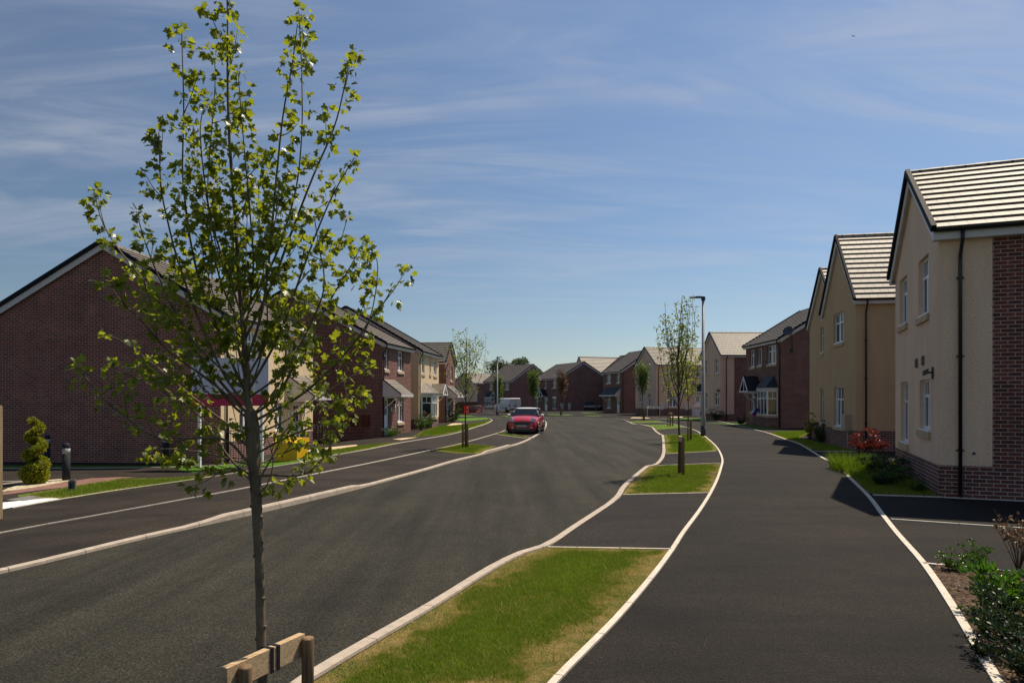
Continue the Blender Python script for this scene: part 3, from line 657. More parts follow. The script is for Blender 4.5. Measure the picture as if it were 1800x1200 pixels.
# ================================================================== HOUSES
class House:
    """footprint 0..DX, 0..DY in its own axes; faces xm, xp, ym, yp"""
    def __init__(s, name, loc, yaw, DX, DY, soffit, ridge, axis, roofmat, label, plinth=0.62, group=None, oe=0.22, ov=0.12, gauge=0.32):
        s.DX, s.DY, s.so, s.ri, s.ax, s.pl = DX, DY, soffit, ridge, axis, plinth
        s.o = thing(name, (loc[0], loc[1], terr(loc[0])), R(-yaw), label, "house", group)
        s.walls = {}; s.open = {k: [] for k in ('xm', 'xp', 'ym', 'yp')}; s.oe, s.ov = oe, ov
        s.half = (DY if axis == 'x' else DX) / 2; s.ze = soffit + 0.20
        s.tan = (ridge - s.ze) / (s.half + oe); s.rm = roofmat; s.gauge = gauge
    def P(s, face, u, z, d=0.0):
        return {'xm': (-d, u, z), 'xp': (s.DX + d, u, z), 'ym': (u, -d, z), 'yp': (u, s.DY + d, z)}[face]
    def fbox(s, mb, face, u0, u1, z0, z1, d0, d1):
        mb.box(u0, u1, d0, d1, z0, z1, xf=lambda p: s.P(face, p[0], p[2], p[1]))
    def mat_mb(s, mat): return s.walls.setdefault(mat, MB())
    def region(s, face, u0, u1, z0, z1, mat, proud=0.0):
        ops = [o for o in s.open[face] if o[1] > u0 and o[0] < u1 and o[3] > z0 and o[2] < z1]
        us = sorted({u0, u1, *[max(u0, min(u1, v)) for o in ops for v in o[:2]]}); zs = sorted({z0, z1, *[max(z0, min(z1, v)) for o in ops for v in o[2:4]]})
        mb = s.mat_mb(mat)
        for a, b in zip(us, us[1:]):
            for c, d in zip(zs, zs[1:]):
                if any(o[0] < (a + b) / 2 < o[1] and o[2] < (c + d) / 2 < o[3] for o in ops): continue
                mb.face([s.P(face, a, c, proud), s.P(face, b, c, proud), s.P(face, b, d, proud), s.P(face, a, d, proud)])
        for o in ops:                                            # reveals
            a, b, c, d = max(o[0], u0), min(o[1], u1), max(o[2], z0), min(o[3], z1); dp = -0.13
            for (p, q) in (((a, c), (a, d)), ((b, c), (b, d)), ((a, c), (b, c)), ((a, d), (b, d))):
                mb.face([s.P(face, *p, proud), s.P(face, *q, proud), s.P(face, *q, dp), s.P(face, *p, dp)])
    def gable(s, face, mat, base=None):
        W = s.DY if face[0] == 'x' else s.DX; z0 = s.so if base is None else base
        zw = s.ze + s.tan * s.oe - 0.10; zr = s.ri - 0.10
        s.mat_mb(mat).face([s.P(face, 0, z0), s.P(face, W, z0), s.P(face, W, zw), s.P(face, W / 2, zr), s.P(face, 0, zw)])
    def face_wall(s, face, mat, plmat=None, split=None):
        """split: (u, material beyond u)"""
        W = s.DY if face[0] == 'x' else s.DX
        if split:
            s.region(face, 0, split[0], s.pl, s.so, mat, 0.004); s.region(face, split[0], W, s.pl, s.so, split[1])
        else: s.region(face, 0, W, s.pl, s.so, mat, 0.0)
        s.region(face, 0, W, -0.6, s.pl, plmat or mat, 0.0 if (plmat or mat) is mat else -0.012)
        isg = (face[0] == 'x') == (s.ax == 'x')
        if isg: s.gable(face, mat)
    def finish_walls(s):
        nm = {id(M_BRICK): 'brick_wall', id(M_BRICK_L): 'brick_wall', id(M_PLINTH): 'brick_plinth'}
        for m, mb in s.walls.items(): mb.build(nm.get(id(m), 'rendered_wall'), m, s.o)
    # ---- roof
    def roof(s):
        ax, h, oe, ov = s.ax, s.half, s.oe, s.ov; L = s.DX if ax == 'x' else s.DY
        slope = math.sqrt(1 + s.tan ** 2); SL = (h + oe) * slope; n = max(4, round(SL / s.gauge)); g = SL / n
        nd, nz = s.tan / slope, 1 / slope
        def pt(l, side, t, up):                                  # along the ridge, slope distance t from ridge, height above plane
            d = t / slope + up * nd; z = s.ri - t * s.tan / slope + up * nz; off = h + side * d
            return (l, off, z) if ax == 'x' else (off, l, z)
        mb = MB(); l0, l1 = -ov, L + ov
        for side in (-1, 1):
            for i in range(n):
                t0, t1 = i * g, (i + 1) * g + 0.012
                a, b, c, d = pt(l0, side, t0, 0.012), pt(l1, side, t0, 0.012), pt(l1, side, t1, 0.053), pt(l0, side, t1, 0.053)
                v0, v1 = i * s.gauge, (i + 1) * s.gauge - 0.004
                mb.face([a, b, c, d], [(l0, v0), (l1, v0), (l1, v1), (l0, v1)])
                e, f = pt(l1, side, t1 - 0.004, 0.006), pt(l0, side, t1 - 0.004, 0.006)
                mb.face([d, c, e, f], [(0.05, 0.02)] * 4)
            mb.face([pt(l0, side, 0, -0.02), pt(l1, side, 0, -0.02), pt(l1, side, SL, -0.02), pt(l0, side, SL, -0.02)], [(0.05, 0.02)] * 4)
        rf = mb.build('roof', s.rm, s.o)
        rc = MB(); rr = 0.13                                     # ridge cap tiles
        k = max(1, round((l1 - l0) / 0.45)); cl = (l1 - l0) / k
        for j in range(k):
            a, b = l0 + j * cl, l0 + (j + 1) * cl + 0.02; prof = [(-0.16, -0.11), (-0.10, 0.02), (0, 0.065 + 0.004 * (j % 2)), (0.10, 0.02), (0.16, -0.11)]
            q = lambda l, p: (l, h + p[0], s.ri + p[1]) if ax == 'x' else (h + p[0], l, s.ri + p[1])
            for m in range(4): rc.face([q(a, prof[m]), q(b, prof[m]), q(b, prof[m + 1]), q(a, prof[m + 1])], [(0.1, 0.1), (0.2, 0.1), (0.2, 0.2), (0.1, 0.2)])
            rc.face([q(a, p) for p in prof], [(0.1, 0.1)] * 5); rc.face([q(b, p) for p in prof[::-1]], [(0.1, 0.1)] * 5)
        rc.build('ridge_tiles', s.rm, rf)
        for l, sg in ((l0, -1), (l1, 1)):
            for side in (-1, 1):
                vt, bb = MB(), MB()
                for mbx, w0, w1, u0, u1, t1 in ((vt, -0.035, 0.055, -0.035, 0.098, SL + 0.04), (bb, -0.045, -0.012, -0.235, -0.038, SL - 0.01)):
                    A = [pt(l + sg * w, side, t, u) for t in (0, t1) for w in (w0, w1) for u in (u0, u1)]
                    for qd in ((0, 1, 3, 2), (4, 6, 7, 5), (0, 4, 5, 1), (2, 3, 7, 6), (0, 2, 6, 4), (1, 5, 7, 3)): mbx.face([A[k] for k in qd])
                bb.face([pt(l - sg * .012, side, 0, -0.19), pt(l - sg * ov, side, 0, -0.19), pt(l - sg * ov, side, SL - 0.03, -0.19), pt(l - sg * .012, side, SL - 0.03, -0.19)])
                vt.build('verge_trim', M_VERGE, rf); bb.build('bargeboard', M_FASCIA, s.o)
        for side in (-1, 1):
            fa, gu = MB(), MB()
            o = h + side * (h + oe)
            for mbx, d0, d1, z0, z1 in ((fa, -0.05, -0.03, s.so, s.ze - 0.02), (fa, -oe, -0.05, s.so, s.so + 0.015)):
                a, b = sorted((o + side * d0, o + side * d1))
                if ax == 'x': mbx.box(-ov, L + ov, a, b, z0, z1)
                else: mbx.box(a, b, -ov, L + ov, z0, z1)
            pr = [(0.055 * math.cos(t), 0.06 * math.sin(t)) for t in [math.pi + math.pi * k / 6 for k in range(7)]]
            q = lambda l, p: (l, o + side * 0.03 + p[0], s.ze - 0.005 + p[1]) if ax == 'x' else (o + side * 0.03 + p[0], l, s.ze - 0.005 + p[1])
            for k in range(6): gu.face([q(l0 + 0.03, pr[k]), q(l1 - 0.03, pr[k]), q(l1 - 0.03, pr[k + 1]), q(l0 + 0.03, pr[k + 1])])
            for l in (l0 + 0.03, l1 - 0.03): gu.face([q(l, p) for p in pr])
            fa.build('fascia', M_FASCIA, s.o); gu.build('gutter', M_BLACK, s.o)
    def pipe(s, face, u, r=0.034):
        mb = MB(); z = s.ze - 0.06; mb.tube([s.P(face, u, z, s.oe + 0.03), s.P(face, u, z - 0.16, s.oe + 0.01), s.P(face, u, z - 0.42, 0.06), s.P(face, u, z - 0.6, 0.05), s.P(face, u, -0.2, 0.05)], r, 8)
        for zz in (0.9, 2.7, 4.2): s.fbox(mb, face, u - 0.06, u + 0.06, zz, zz + 0.035, -0.005, 0.055)
        mb.build('downpipe', M_BLACK, s.o)
    # ---- openings
    def window(s, face, u0, u1, z0, z1, cols=2, sill=True, lite=0.32, bars=True, blind=False, dep=0.085, transom=True):
        s.open[face].append((u0, u1, z0, z1)); fr = MB(); w, h = u1 - u0, z1 - z0; fw = 0.05; d0, d1 = -dep - 0.05, -dep
        B = lambda a, b, c, d, e=0.0, f=0.0: s.fbox(fr, face, a, b, c, d, d0 + f, d1 + e)
        B(u0 - .01, u0 + fw, z0, z1); B(u1 - fw, u1 + .01, z0, z1); B(u0 + fw, u1 - fw, z1 - fw, z1 + .01); B(u0 + fw, u1 - fw, z0 - .01, z0 + fw)
        zt = z1 - lite * h; cw = (w - 2 * fw) / cols; xs = [u0 + fw + k * cw for k in range(cols + 1)]
        for x in xs[1:-1]: B(x - 0.032, x + 0.032, z0 + fw, z1 - fw, -0.003)
        for k in range(cols):
            a, b = xs[k] + (0.032 if k else 0), xs[k + 1] - (0.032 if k < cols - 1 else 0)
            if transom:
                B(a, b, zt - 0.03, zt + 0.03, -0.004)
                if bars: s.fbox(fr, face, (a + b) / 2 - .01, (a + b) / 2 + .01, zt + .03, z1 - fw, -dep - .025, -dep - .012)
            # opening sash edge
            s.fbox(fr, face, a, a + 0.035, z0 + fw, zt - .03 if transom else z1 - fw, -dep - .03, -dep + .006)
            s.fbox(fr, face, b - 0.035, b, z0 + fw, zt - .03 if transom else z1 - fw, -dep - .03, -dep + .006)
            s.fbox(fr, face, a + .035, b - .035, z0 + fw, z0 + fw + 0.035, -dep - .03, -dep + .006)
        o = fr.build('window', M_WHITE, s.o)
        g = MB(); g.face([s.P(face, u0, z0, -dep - .036), s.P(face, u1, z0, -dep - .036), s.P(face, u1, z1, -dep - .036), s.P(face, u0, z1, -dep - .036)]); g.build('pane', M_GLASS, o)
        if blind:
            b = MB(); s.fbox(b, face, u0 + fw, u0 + fw + 0.22 * w, z0 + .05, z1 - .1, -dep - .0355, -dep - .031); s.fbox(b, face, u1 - fw - 0.2 * w, u1 - fw, z0 + .05, z1 - .1, -dep - .0355, -dep - .031); b.build('curtain', M_BLIND, o)
        if sill:
            k = MB(); s.fbox(k, face, u0 - 0.09, u1 + 0.09, z0 - 0.15, z0 - 0.012, -0.08, 0.055); k.build('sill', M_STONE, o)
        c = MB(); s.fbox(c, face, u0 + .005, u1 - .005, z0 - .010, z0 + .028, -dep + .002, 0.025); c.build('cill_board', M_WHITE, o)
        return o
    def door(s, face, u0, u1, z0, z1, mat=None, glass=True):
        s.open[face].append((u0, u1, z0, z1)); f = MB()
        s.fbox(f, face, u0, u0 + .06, z0, z1, -.13, -.05); s.fbox(f, face, u1 - .06, u1, z0, z1, -.13, -.05); s.fbox(f, face, u0 + .06, u1 - .06, z1 - .06, z1, -.13, -.05)
        s.fbox(f, face, u0 + .06, u1 - .06, z0, z1 - .06, -.12, -.075)
        um = (u0 + u1) / 2
        for zz in (z0 + .15, z0 + .62): s.fbox(f, face, u0 + .16, u1 - .16, zz, zz + .38, -.075, -.062)
        o = f.build('door', mat or M_WHITE, s.o)
        if glass:
            g = MB(); s.fbox(g, face, u0 + .2, um - .04, z0 + 1.12, z1 - .22, -.08, -.070); s.fbox(g, face, um + .04, u1 - .2, z0 + 1.12, z1 - .22, -.08, -.070); g.build('glazing', M_GLASS, o)
        k = MB(); s.fbox(k, face, u0 + .10, u0 + .13, z0 + .95, z0 + 1.15, -.075, -.04); k.build('handle', M_BLACK, o)
    def meter(s, face, u0, u1, z0, z1, mat):
        m = MB(); s.fbox(m, face, u0, u1, z0, z1, -.01, 0.10); s.fbox(m, face, u0 + .03, u1 - .03, z0 + .04, z1 - .04, 0.10, 0.108); m.build('meter_box', mat, s.o)
    def leanto(s, face, u0, u1, z0, z1, dep=1.0, roofmat=None, brackets=True):
        """lean-to porch roof on white cheeks and gallows brackets"""
        r, w = MB(), MB(); rm = roofmat or M_TILE; n = max(3, int(math.hypot(dep, z1 - z0) / .22))
        for i in range(n):
            t0, t1 = i / n, (i + 1) / n + .01; zz = lambda t: z1 - (z1 - z0) * t
            r.face([s.P(face, u0, zz(t0) + .01, t0 * dep), s.P(face, u1, zz(t0) + .01, t0 * dep), s.P(face, u1, zz(t1) + .035, t1 * dep), s.P(face, u0, zz(t1) + .035, t1 * dep)], [(u0, t0), (u1, t0), (u1, t1), (u0, t1)])
            r.face([s.P(face, u0, zz(t1) + .035, t1 * dep), s.P(face, u1, zz(t1) + .035, t1 * dep), s.P(face, u1, zz(t1) - .01, t1 * dep - .004), s.P(face, u0, zz(t1) - .01, t1 * dep - .004)], [(.1, .1)] * 4)
        o = r.build('porch_roof', rm, s.o)
        for u, e in ((u0 + .02, .05), (u1 - .07, .05)):
            pts = [(z1 - .02, 0), (z0 - .0, dep - .02), (z0 - .14, dep - .02), (z0 - .14, 0)]
            A = [s.P(face, u, z, d) for z, d in pts]; Bq = [s.P(face, u + e, z, d) for z, d in pts]
            w.face(A); w.face(Bq)
            for k in range(4): w.face([A[k], A[(k + 1) % 4], Bq[(k + 1) % 4], Bq[k]])
        s.fbox(w, face, u0, u1, z0 - .15, z0 + .005, dep - .02, dep + .012); s.fbox(w, face, u0 + .07, u1 - .07, z0 - .14, z0 - .12, 0, dep - .02)
        w.build('porch_fascia', M_FASCIA, s.o)
        for q0, q1 in ((u0 - .03, u0 + .035), (u1 - .035, u1 + .03)):
            t = MB(); t.box(q0, q1, 0, 1, 0, 1, xf=lambda p: s.P(face, p[0], z1 - (z1 - z0) * p[1] + .06 * p[2] - .02, dep * p[1])); t.build('porch_trim', M_VERGE, o)
        if brackets: s.brackets(face, (u0 + .1, u1 - .16), z0 - .15, dep * .72)
    def brackets(s, face, us, z, d):
        for u in us:
            b = MB(); arc = [s.P(face, u + .03, z - .62 * math.sin(t), d * (1 - .9 * math.sin(t) ** 1.3) * .95) for t in [math.pi / 2 * k / 6 for k in range(7)]]
            b.tube(arc, .032, 6); s.fbox(b, face, u, u + .06, z - .06, z, 0, d); s.fbox(b, face, u, u + .06, z - .78, z - .06, 0, .05); b.build('gallows_bracket', M_WHITE, s.o)
    def gabled_porch(s, face, u0, u1, z0, z1, dep=0.9, roofmat=None, plan='out'):
        """small gabled hood, ridge running out from the wall"""
        r, w = MB(), MB(); um = (u0 + u1) / 2; th = .05
        for a, b in ((u0 - .05, um), (u1 + .05, um)):
            r.box(0, 1, 0, dep, 0, 1, xf=lambda p: s.P(face, a + (b - a) * p[0], z0 + (z1 - z0) * p[0] + th * p[2], p[1]))
        for a, b in ((u0 - .04, um), (u1 + .04, um)):
            w.box(0, 1, dep, dep + .03, 0, 1, xf=lambda p: s.P(face, a + (b - a) * p[0], z0 + (z1 - z0) * p[0] - .13 + .15 * p[2], p[1]))
        s.fbox(w, face, u0, u1, z0 - .06, z0 + .02, dep - .04, dep + .02); s.fbox(w, face, um - .03, um + .03, z0, z1 - .1, dep - .03, dep + .01)
        s.fbox(w, face, u0, u0 + .05, z0 - .10, z0 - .0, 0, dep); s.fbox(w, face, u1 - .05, u1, z0 - .10, z0 - .0, 0, dep)
        r.build('porch_roof', roofmat or M_SLATE, s.o); w.build('porch_fascia', M_WHITE, s.o); s.brackets(face, (u0 + .06, u1 - .12), z0 - .10, dep * .75)
    def bay(s, face, u0, u1, z0, z1, zr, dep=0.62, roofmat=None, basemat=None):
        """canted bay window with hipped roof"""
        c = dep * .75; pts = [(u0, 0), (u0 + c, dep), (u1 - c, dep), (u1, 0)]
        fr, gl, bs, rf = MB(), MB(), MB(), MB()
        for (a, da), (b, db) in zip(pts, pts[1:]):
            Q = lambda t, z, e=0.0: s.P(face, a + (b - a) * t, z, da + (db - da) * t + e)
            L = math.hypot(b - a, db - da); n = max(1, round(L / .55))
            gl.face([Q(0, z0, -.03), Q(1, z0, -.03), Q(1, z1, -.03), Q(0, z1, -.03)])
            bs.face([Q(0, -.5), Q(1, -.5), Q(1, z0 - .14), Q(0, z0 - .14)])
            w = .035 / L; h = z1 - z0; zt = z1 - .32 * h
            for k in range(n + 1):
                t = k / n; e = 1.6 if k in (0, n) else 1.0; t0, t1 = max(0, t - w * e), min(1, t + w * e)
                fr.box(t0, t1, -.05, .012, z0, z1, xf=lambda p: Q(p[0], p[2], p[1]))
            for zz in (z0, zt - .03, z1 - .06): fr.box(0, 1, -.05, .009, zz, zz + .06, xf=lambda p: Q(p[0], p[2], p[1]))
            for k in range(n):
                t = (k + .5) / n; fr.box(t - .008 / L, t + .008 / L, -.04, -.005, zt, z1, xf=lambda p: Q(p[0], p[2], p[1]))
        o = fr.build('bay_window', M_WHITE, s.o); gl.build('pane', M_GLASS, o)
        bs.build('bay_base', basemat or M_PLINTH, s.o)
        k = MB(); ex = .07; P2 = [(u0 - ex, 0), (u0 + c - ex * .4, dep + ex), (u1 - c + ex * .4, dep + ex), (u1 + ex, 0)]
        def slab(mb, z0_, z1_):
            A = [s.P(face, u, z0_, d) for u, d in P2]; Bq = [s.P(face, u, z1_, d) for u, d in P2]; mb.face(A); mb.face(Bq)
            for i in range(3): mb.face([A[i], A[i + 1], Bq[i + 1], Bq[i]])
        slab(k, z0 - .14, z0 - .004); k.build('bay_sill', M_STONE, o)
        f = MB(); slab(f, z1 + .004, z1 + .20); f.build('bay_fascia', M_FASCIA, s.o)
        e2 = .14; E = [(u0 - e2, 0), (u0 + c - e2 * .4, dep + e2), (u1 - c + e2 * .4, dep + e2), (u1 + e2, 0)]; cin = c + .15
        T = [(u0 + cin, .02), (u1 - cin, .02)]; z = z1 + .205
        a, b, cc, d = [s.P(face, u, z, q) for u, q in E]; t0, t1 = s.P(face, T[0][0], zr, T[0][1]), s.P(face, T[1][0], zr, T[1][1])
        rf.face([a, b, t0]); rf.face([b, cc, t1, t0]); rf.face([cc, d, t1]); rf.face([a, b, cc, d]); rf.build('bay_roof', roofmat or M_SLATE, s.o)

def loc_from_right(K, yaw, DX):                                   # left-hand houses: K is the right near corner
    c, sn = math.cos(R(yaw)), math.sin(R(yaw)); return (K[0] - DX * c, K[1] + DX * sn)

# ---- right hand side, nearest first
H = House('house', (8.28, 13.25), 21.4, 9.0, 5.31, 4.95, 7.10, 'x', M_TILE, "nearest cream rendered house on the right with brick side wall and gable floodlight", 0.62)
H.window('xm', 3.52, 4.62, 3.74, 4.92, cols=2); H.window('xm', 0.95, 2.06, 3.68, 4.93, cols=2)
H.window('xm', 3.37, 4.44, 0.81, 2.32, cols=2); H.window('xm', 0.81, 1.92, 1.23, 2.31, cols=2)
H.face_wall('xm', M_CREAM, M_PLINTH); H.face_wall('ym', M_CREAM, M_PLINTH, split=(0.88, M_BRICK)); H.face_wall('xp', M_BRICK); H.face_wall('yp', M_BRICK)
H.finish_walls(); H.roof(); H.pipe('ym', 0.35)
M_VENT = plain("vent_buff", (0.16, 0.12, 0.085), 0.7, 0.2)
for u_, z_ in ((2.13, 2.60), (1.38, 2.62)):
    v = MB(); H.fbox(v, 'xm', u_, u_ + .18, z_, z_ + .20, -.01, .03)
    for k in range(4): H.fbox(v, 'xm', u_ + .01, u_ + .17, z_ + .02 + k * .045, z_ + .035 + k * .045, .03, .045)
    v.build('wall_vent', M_VENT, H.o)
fl = MB(); H.fbox(fl, 'xm', .45, .55, 2.30, 2.54, -.01, .03); H.fbox(fl, 'xm', .48, .52, 2.41, 2.45, .03, .10)
fl.box(-.07, .07, -.04, .05, -.05, .05, xf=lambda p: H.P('xm', .50 + p[0], 2.44 + p[2] - p[1] * .5, .13 + p[1])); fl.box(-.055, .055, 0, .02, -.04, .04, xf=lambda p: H.P('xm', .50 + p[0], 2.395 + p[2] * .4, .165 + p[1])); fl.build('floodlight', M_DGREY, H.o)
ob = MB(); ob.tube([H.P('ym', .58, .86, -.01), H.P('ym', .58, .86, .02)], .028, 10); ob.build('outlet', M_DGREY, H.o)

H = House('house', (12.38, 24.57), 10.4, 9.0, 4.74, 5.66, 8.95, 'x', M_TILE, "buff rendered house with two steep stepped gables beside the nearest right house", 0.62)
H.o.scale = (.9, .9, .9); H.o.location.z = .19
H.window('xm', 1.71, 3.16, 4.31, 5.62, cols=2); H.window('xm', 1.66, 3.07, 0.68, 2.43, cols=2, blind=True)
H.face_wall('xm', M_CREAM2, M_PLINTH); H.face_wall('ym', M_CREAM2, M_PLINTH); H.face_wall('xp', M_BRICK); H.face_wall('yp', M_CREAM2, M_PLINTH)
H.finish_walls(); H.roof(); H.pipe('ym', .36)
mt = MB(); H.fbox(mt, 'xm', .62, 1.20, .58, 1.26, 0.0, .22); H.fbox(mt, 'xm', .65, 1.17, .62, 1.22, .22, .235); mt.tube([H.P('xm', .72, .58, .10), H.P('xm', .72, -.1, .10)], .03, 6); mt.build('meter_box', M_BOXB, H.o)
W2 = House('wing', (0, 0), 0, 8.0, 5.3, 5.60, 8.45, 'x', M_TILE, None); W2.o['category'] = ''; del W2.o['category']
bpy.data.objects.remove(W2.o)
W2.o = bpy.data.objects.new('gable_wing', bpy.data.meshes.new('gable_wing')); COL.objects.link(W2.o); W2.o.parent = H.o; W2.o.location = (0.6, 4.75, 0.002)
W2.window('xm', 2.45, 3.05, 4.20, 5.50, cols=1); W2.window('xm', 2.45, 3.05, .67, 2.43, cols=1)
W2.face_wall('xm', M_CREAM2, M_PLINTH); W2.face_wall('yp', M_CREAM2, M_PLINTH); W2.face_wall('xp', M_BRICK)
W2.finish_walls(); W2.roof()

H = House('house', (17.38, 44.0), 0.5, 8.2, 6.9, 5.55, 8.40, 'y', M_TILE_D, "brick house with satellite dish, dark porch hood and white bay on the right", 0.4)
H.window('xm', 5.02, 5.99, 4.16, 5.43, cols=2); o3 = H.window('xm', 3.62, 4.45, 4.21, 5.44, cols=1, transom=False); H.window('xm', 0.91, 2.51, 4.19, 5.48, cols=2)
H.window('xm', 4.95, 5.9, 0.93, 2.49, cols=2); H.door('xm', 3.65, 4.50, .10, 2.31); H.bay('xm', .67, 3.30, .80, 2.42, 3.42, dep=.55)
H.gabled_porch('xm', 3.55, 5.25, 2.42, 3.45, dep=1.0)
H.face_wall('xm', M_BRICK); H.face_wall('ym', M_BRICK); H.face_wall('xp', M_BRICK); H.face_wall('yp', M_BRICK); H.finish_walls(); H.roof(); H.pipe('xm', .25)
dk = MB(); c0 = Vector(H.P('ym', 0.42, 5.55, .10)); dk.tube([H.P('ym', .62, 4.95, .0), H.P('ym', .62, 4.95, .12), H.P('ym', .62, 5.9, .12), H.P('ym', .45, 6.12, .20)], .025, 6)
dr = MB(); H.fbox(dk, 'ym', .50, .74, 4.80, 5.10, -.01, .03)
ds = MB(); nrm = Vector((-.35, -.55, -.35)).normalized(); pr = []
ds.lathe([(.02, .0), (.15, .017), (.28, .062), (.345, .095), (.345, .108), (.27, .075), (.14, .030), (.02, .015)], n=18)
q = Vector((-.6, -.62, .5)).normalized().to_track_quat('Z', 'Y'); base = Vector(H.P('ym', .36, 6.2, .24)); ds.v = [tuple(base + q @ Vector(p)) for p in ds.v]
ds.tube([base + q @ Vector((0, -.3, .08)), base + q @ Vector((0, -.12, .48))], .014, 5)
do = dk.build('satellite_dish', M_DGREY, H.o); ds.build('dish', M_DGREY, do)
ln = MB(); ln.ball(H.P('xm', 3.30, 1.95, .14), (.07, .07, .12)); H.fbox(ln, 'xm', 3.28, 3.33, 1.98, 2.06, 0, .16); ln.build('wall_lantern', M_BLACK, H.o)

H = House('house', (18.04, 59.0), -2.1, 9.0, 5.32, 5.45, 7.85, 'x', M_TILE, "cream gabled house with brown brick flank behind the tall lamp post", 0.55)
for a in ((3.44, 4.32, 4.11, 5.39), (0.67, 1.62, 4.07, 5.37), (3.44, 4.32, .86, 2.43), (.52, 1.62, 1.26, 2.43)): H.window('xm', *a, cols=2)
H.face_wall('xm', M_CREAM3, M_BRICK); H.face_wall('ym', M_CREAM3, M_BRICK, split=(1.17, M_BRICK)); H.face_wall('yp', M_CREAM3, M_BRICK); H.face_wall('xp', M_BRICK); H.finish_walls(); H.roof(); H.pipe('ym', .48)
fl = MB(); H.fbox(fl, 'xm', .30, .42, 2.5, 2.75, -.01, .03); H.fbox(fl, 'xm', .25, .47, 2.52, 2.66, .08, .22); fl.build('floodlight', M_DGREY, H.o)

H = House('house', (16.02, 76.0), -12, 11.0, 5.93, 5.45, 7.80, 'x', M_TILE, "long cream house with front door facing the road behind the street name sign", 0.75)
for a in ((3.97, 4.93, 4.22, 5.41), (1.27, 2.20, 4.14, 5.41), (3.90, 4.93, 1.41, 2.45), (1.24, 2.20, 1.0, 2.45)): H.window('xm', *a, cols=2)
H.window('ym', 1.41, 2.64, .95, 2.39, cols=2, blind=True); H.window('ym', 4.80, 5.40, 4.3, 5.2, cols=1); H.window('ym', 1.29, 1.95, 4.26, 5.2, cols=2); H.door('ym', 4.72, 5.45, .40, 2.40)
H.leanto('ym', 4.45, 5.85, 2.68, 3.55, .9, M_SLATE); H.meter('ym', .48, .88, .67, 1.28, M_BOXW); H.meter('ym', 3.49, 4.0, .63, 1.27, M_BOXW)
H.face_wall('xm', M_CREAM3, M_BRICK); H.face_wall('ym', M_CREAM3, M_BRICK); H.face_wall('yp', M_CREAM3, M_BRICK); H.face_wall('xp', M_BRICK); H.finish_walls(); H.roof(); H.pipe('ym', .3)

H = House('house', (14.27, 88.7), -14.9, 8.2, 6.32, 5.25, 8.35, 'y', M_TILE_D, "brick house at the street end with white-cheeked porch beside the long cream house", 0.4)
H.window('xm', 3.6, 5.25, 3.95, 5.2, cols=3); H.window('xm', .65, 1.80, 3.95, 5.17, cols=2); H.window('xm', 3.6, 5.1, .62, 2.25, cols=3); H.door('xm', .75, 1.65, 0.0, 2.15)
H.leanto('xm', .4, 5.4, 2.35, 3.35, .95, M_SLATE); H.meter('ym', 2.6, 3.2, 0.6, 1.2, M_BRICKBOX)
for f in ('xm', 'ym', 'xp', 'yp'): H.face_wall(f, M_BRICK)
H.finish_walls(); H.roof(); H.pipe('ym', .15)

H = House('house', (12.01, 110.0), -19, 7.5, 5.37, 5.2, 8.75, 'x', M_TILE, "narrow cream gabled house with grey flank and dark-roofed bay at the street end", 0.55)
H.window('xm', 1.85, 3.25, 3.90, 5.15, cols=2); H.bay('xm', 1.3, 4.3, .75, 2.2, 3.0, dep=.5, basemat=M_CREAM3); H.window('ym', 1.28, 1.9, .9, 2.1, cols=1); H.meter('xm', .25, .75, .9, 1.6, M_BOXW)
H.face_wall('xm', M_CREAM3, M_BRICK); H.face_wall('ym', M_GREYR, M_BRICK); H.face_wall('yp', M_CREAM3, M_BRICK); H.face_wall('xp', M_BRICK); H.finish_walls(); H.roof(); H.pipe('ym', .6)

H = House('house', (7.28, 104.0), -21.7, 8.2, 9.5, 4.82, 7.55, 'y', M_TILE_D, "wide brick house with arched ground-floor windows and small white gabled porch hood", 0.4)
for a in ((7.94, 9.2, 3.59, 4.78), (4.93, 5.7, 3.54, 4.78), (1.21, 2.69, 3.52, 4.78), (7.94, 9.2, .32, 1.95), (1.21, 2.65, .32, 1.95)):
    w_ = H.window('xm', *a, cols=1 if a[1] - a[0] < 1 else 2)
    if a[3] < 3:
        h_ = MB(); um, hw = (a[0] + a[1]) / 2, (a[1] - a[0]) / 2
        h_.face([H.P('xm', um + hw * math.cos(t), a[3] + .28 * math.sin(t), .02) for t in [math.pi * k / 10 for k in range(11)]]); h_.face([H.P('xm', um + hw * math.cos(t), a[3] + .28 * math.sin(t), -.05) for t in [math.pi * k / 10 for k in range(11)]])
        for k in range(10): h_.face([H.P('xm', um + hw * math.cos(t), a[3] + .28 * math.sin(t), d) for t, d in ((math.pi * k / 10, .02), (math.pi * (k + 1) / 10, .02), (math.pi * (k + 1) / 10, -.05), (math.pi * k / 10, -.05))])
        h_.build('arched_head', M_WHITE, w_)
H.door('xm', 4.55, 5.6, -.15, 2.0); H.gabled_porch('xm', 4.3, 6.9, 2.25, 3.35, dep=.9)
for f in ('xm', 'ym', 'xp', 'yp'): H.face_wall(f, M_BRICK)
H.finish_walls(); H.roof()

H = House('house', (0.0, 120.0), -39, 9.6, 8.1, 4.75, 8.06, 'y', M_TILE_D, "brick house behind the white van with bay window and pale far gable edge", 0.4)
for a in ((5.60, 6.63, 3.51, 4.70), (.80, 2.13, 3.46, 4.68), (.80, 1.93, .7, 2.0)): H.window('xm', *a, cols=2)
H.bay('xm', 5.1, 7.7, .35, 1.95, 3.0, dep=.5, basemat=M_BRICK); H.gabled_porch('xm', 3.3, 5.1, 2.15, 3.1, dep=.9); H.door('xm', 3.7, 4.6, 0, 2.1)
for f in ('xm', 'ym', 'xp', 'yp'): H.face_wall(f, M_BRICK)
H.finish_walls(); H.roof()

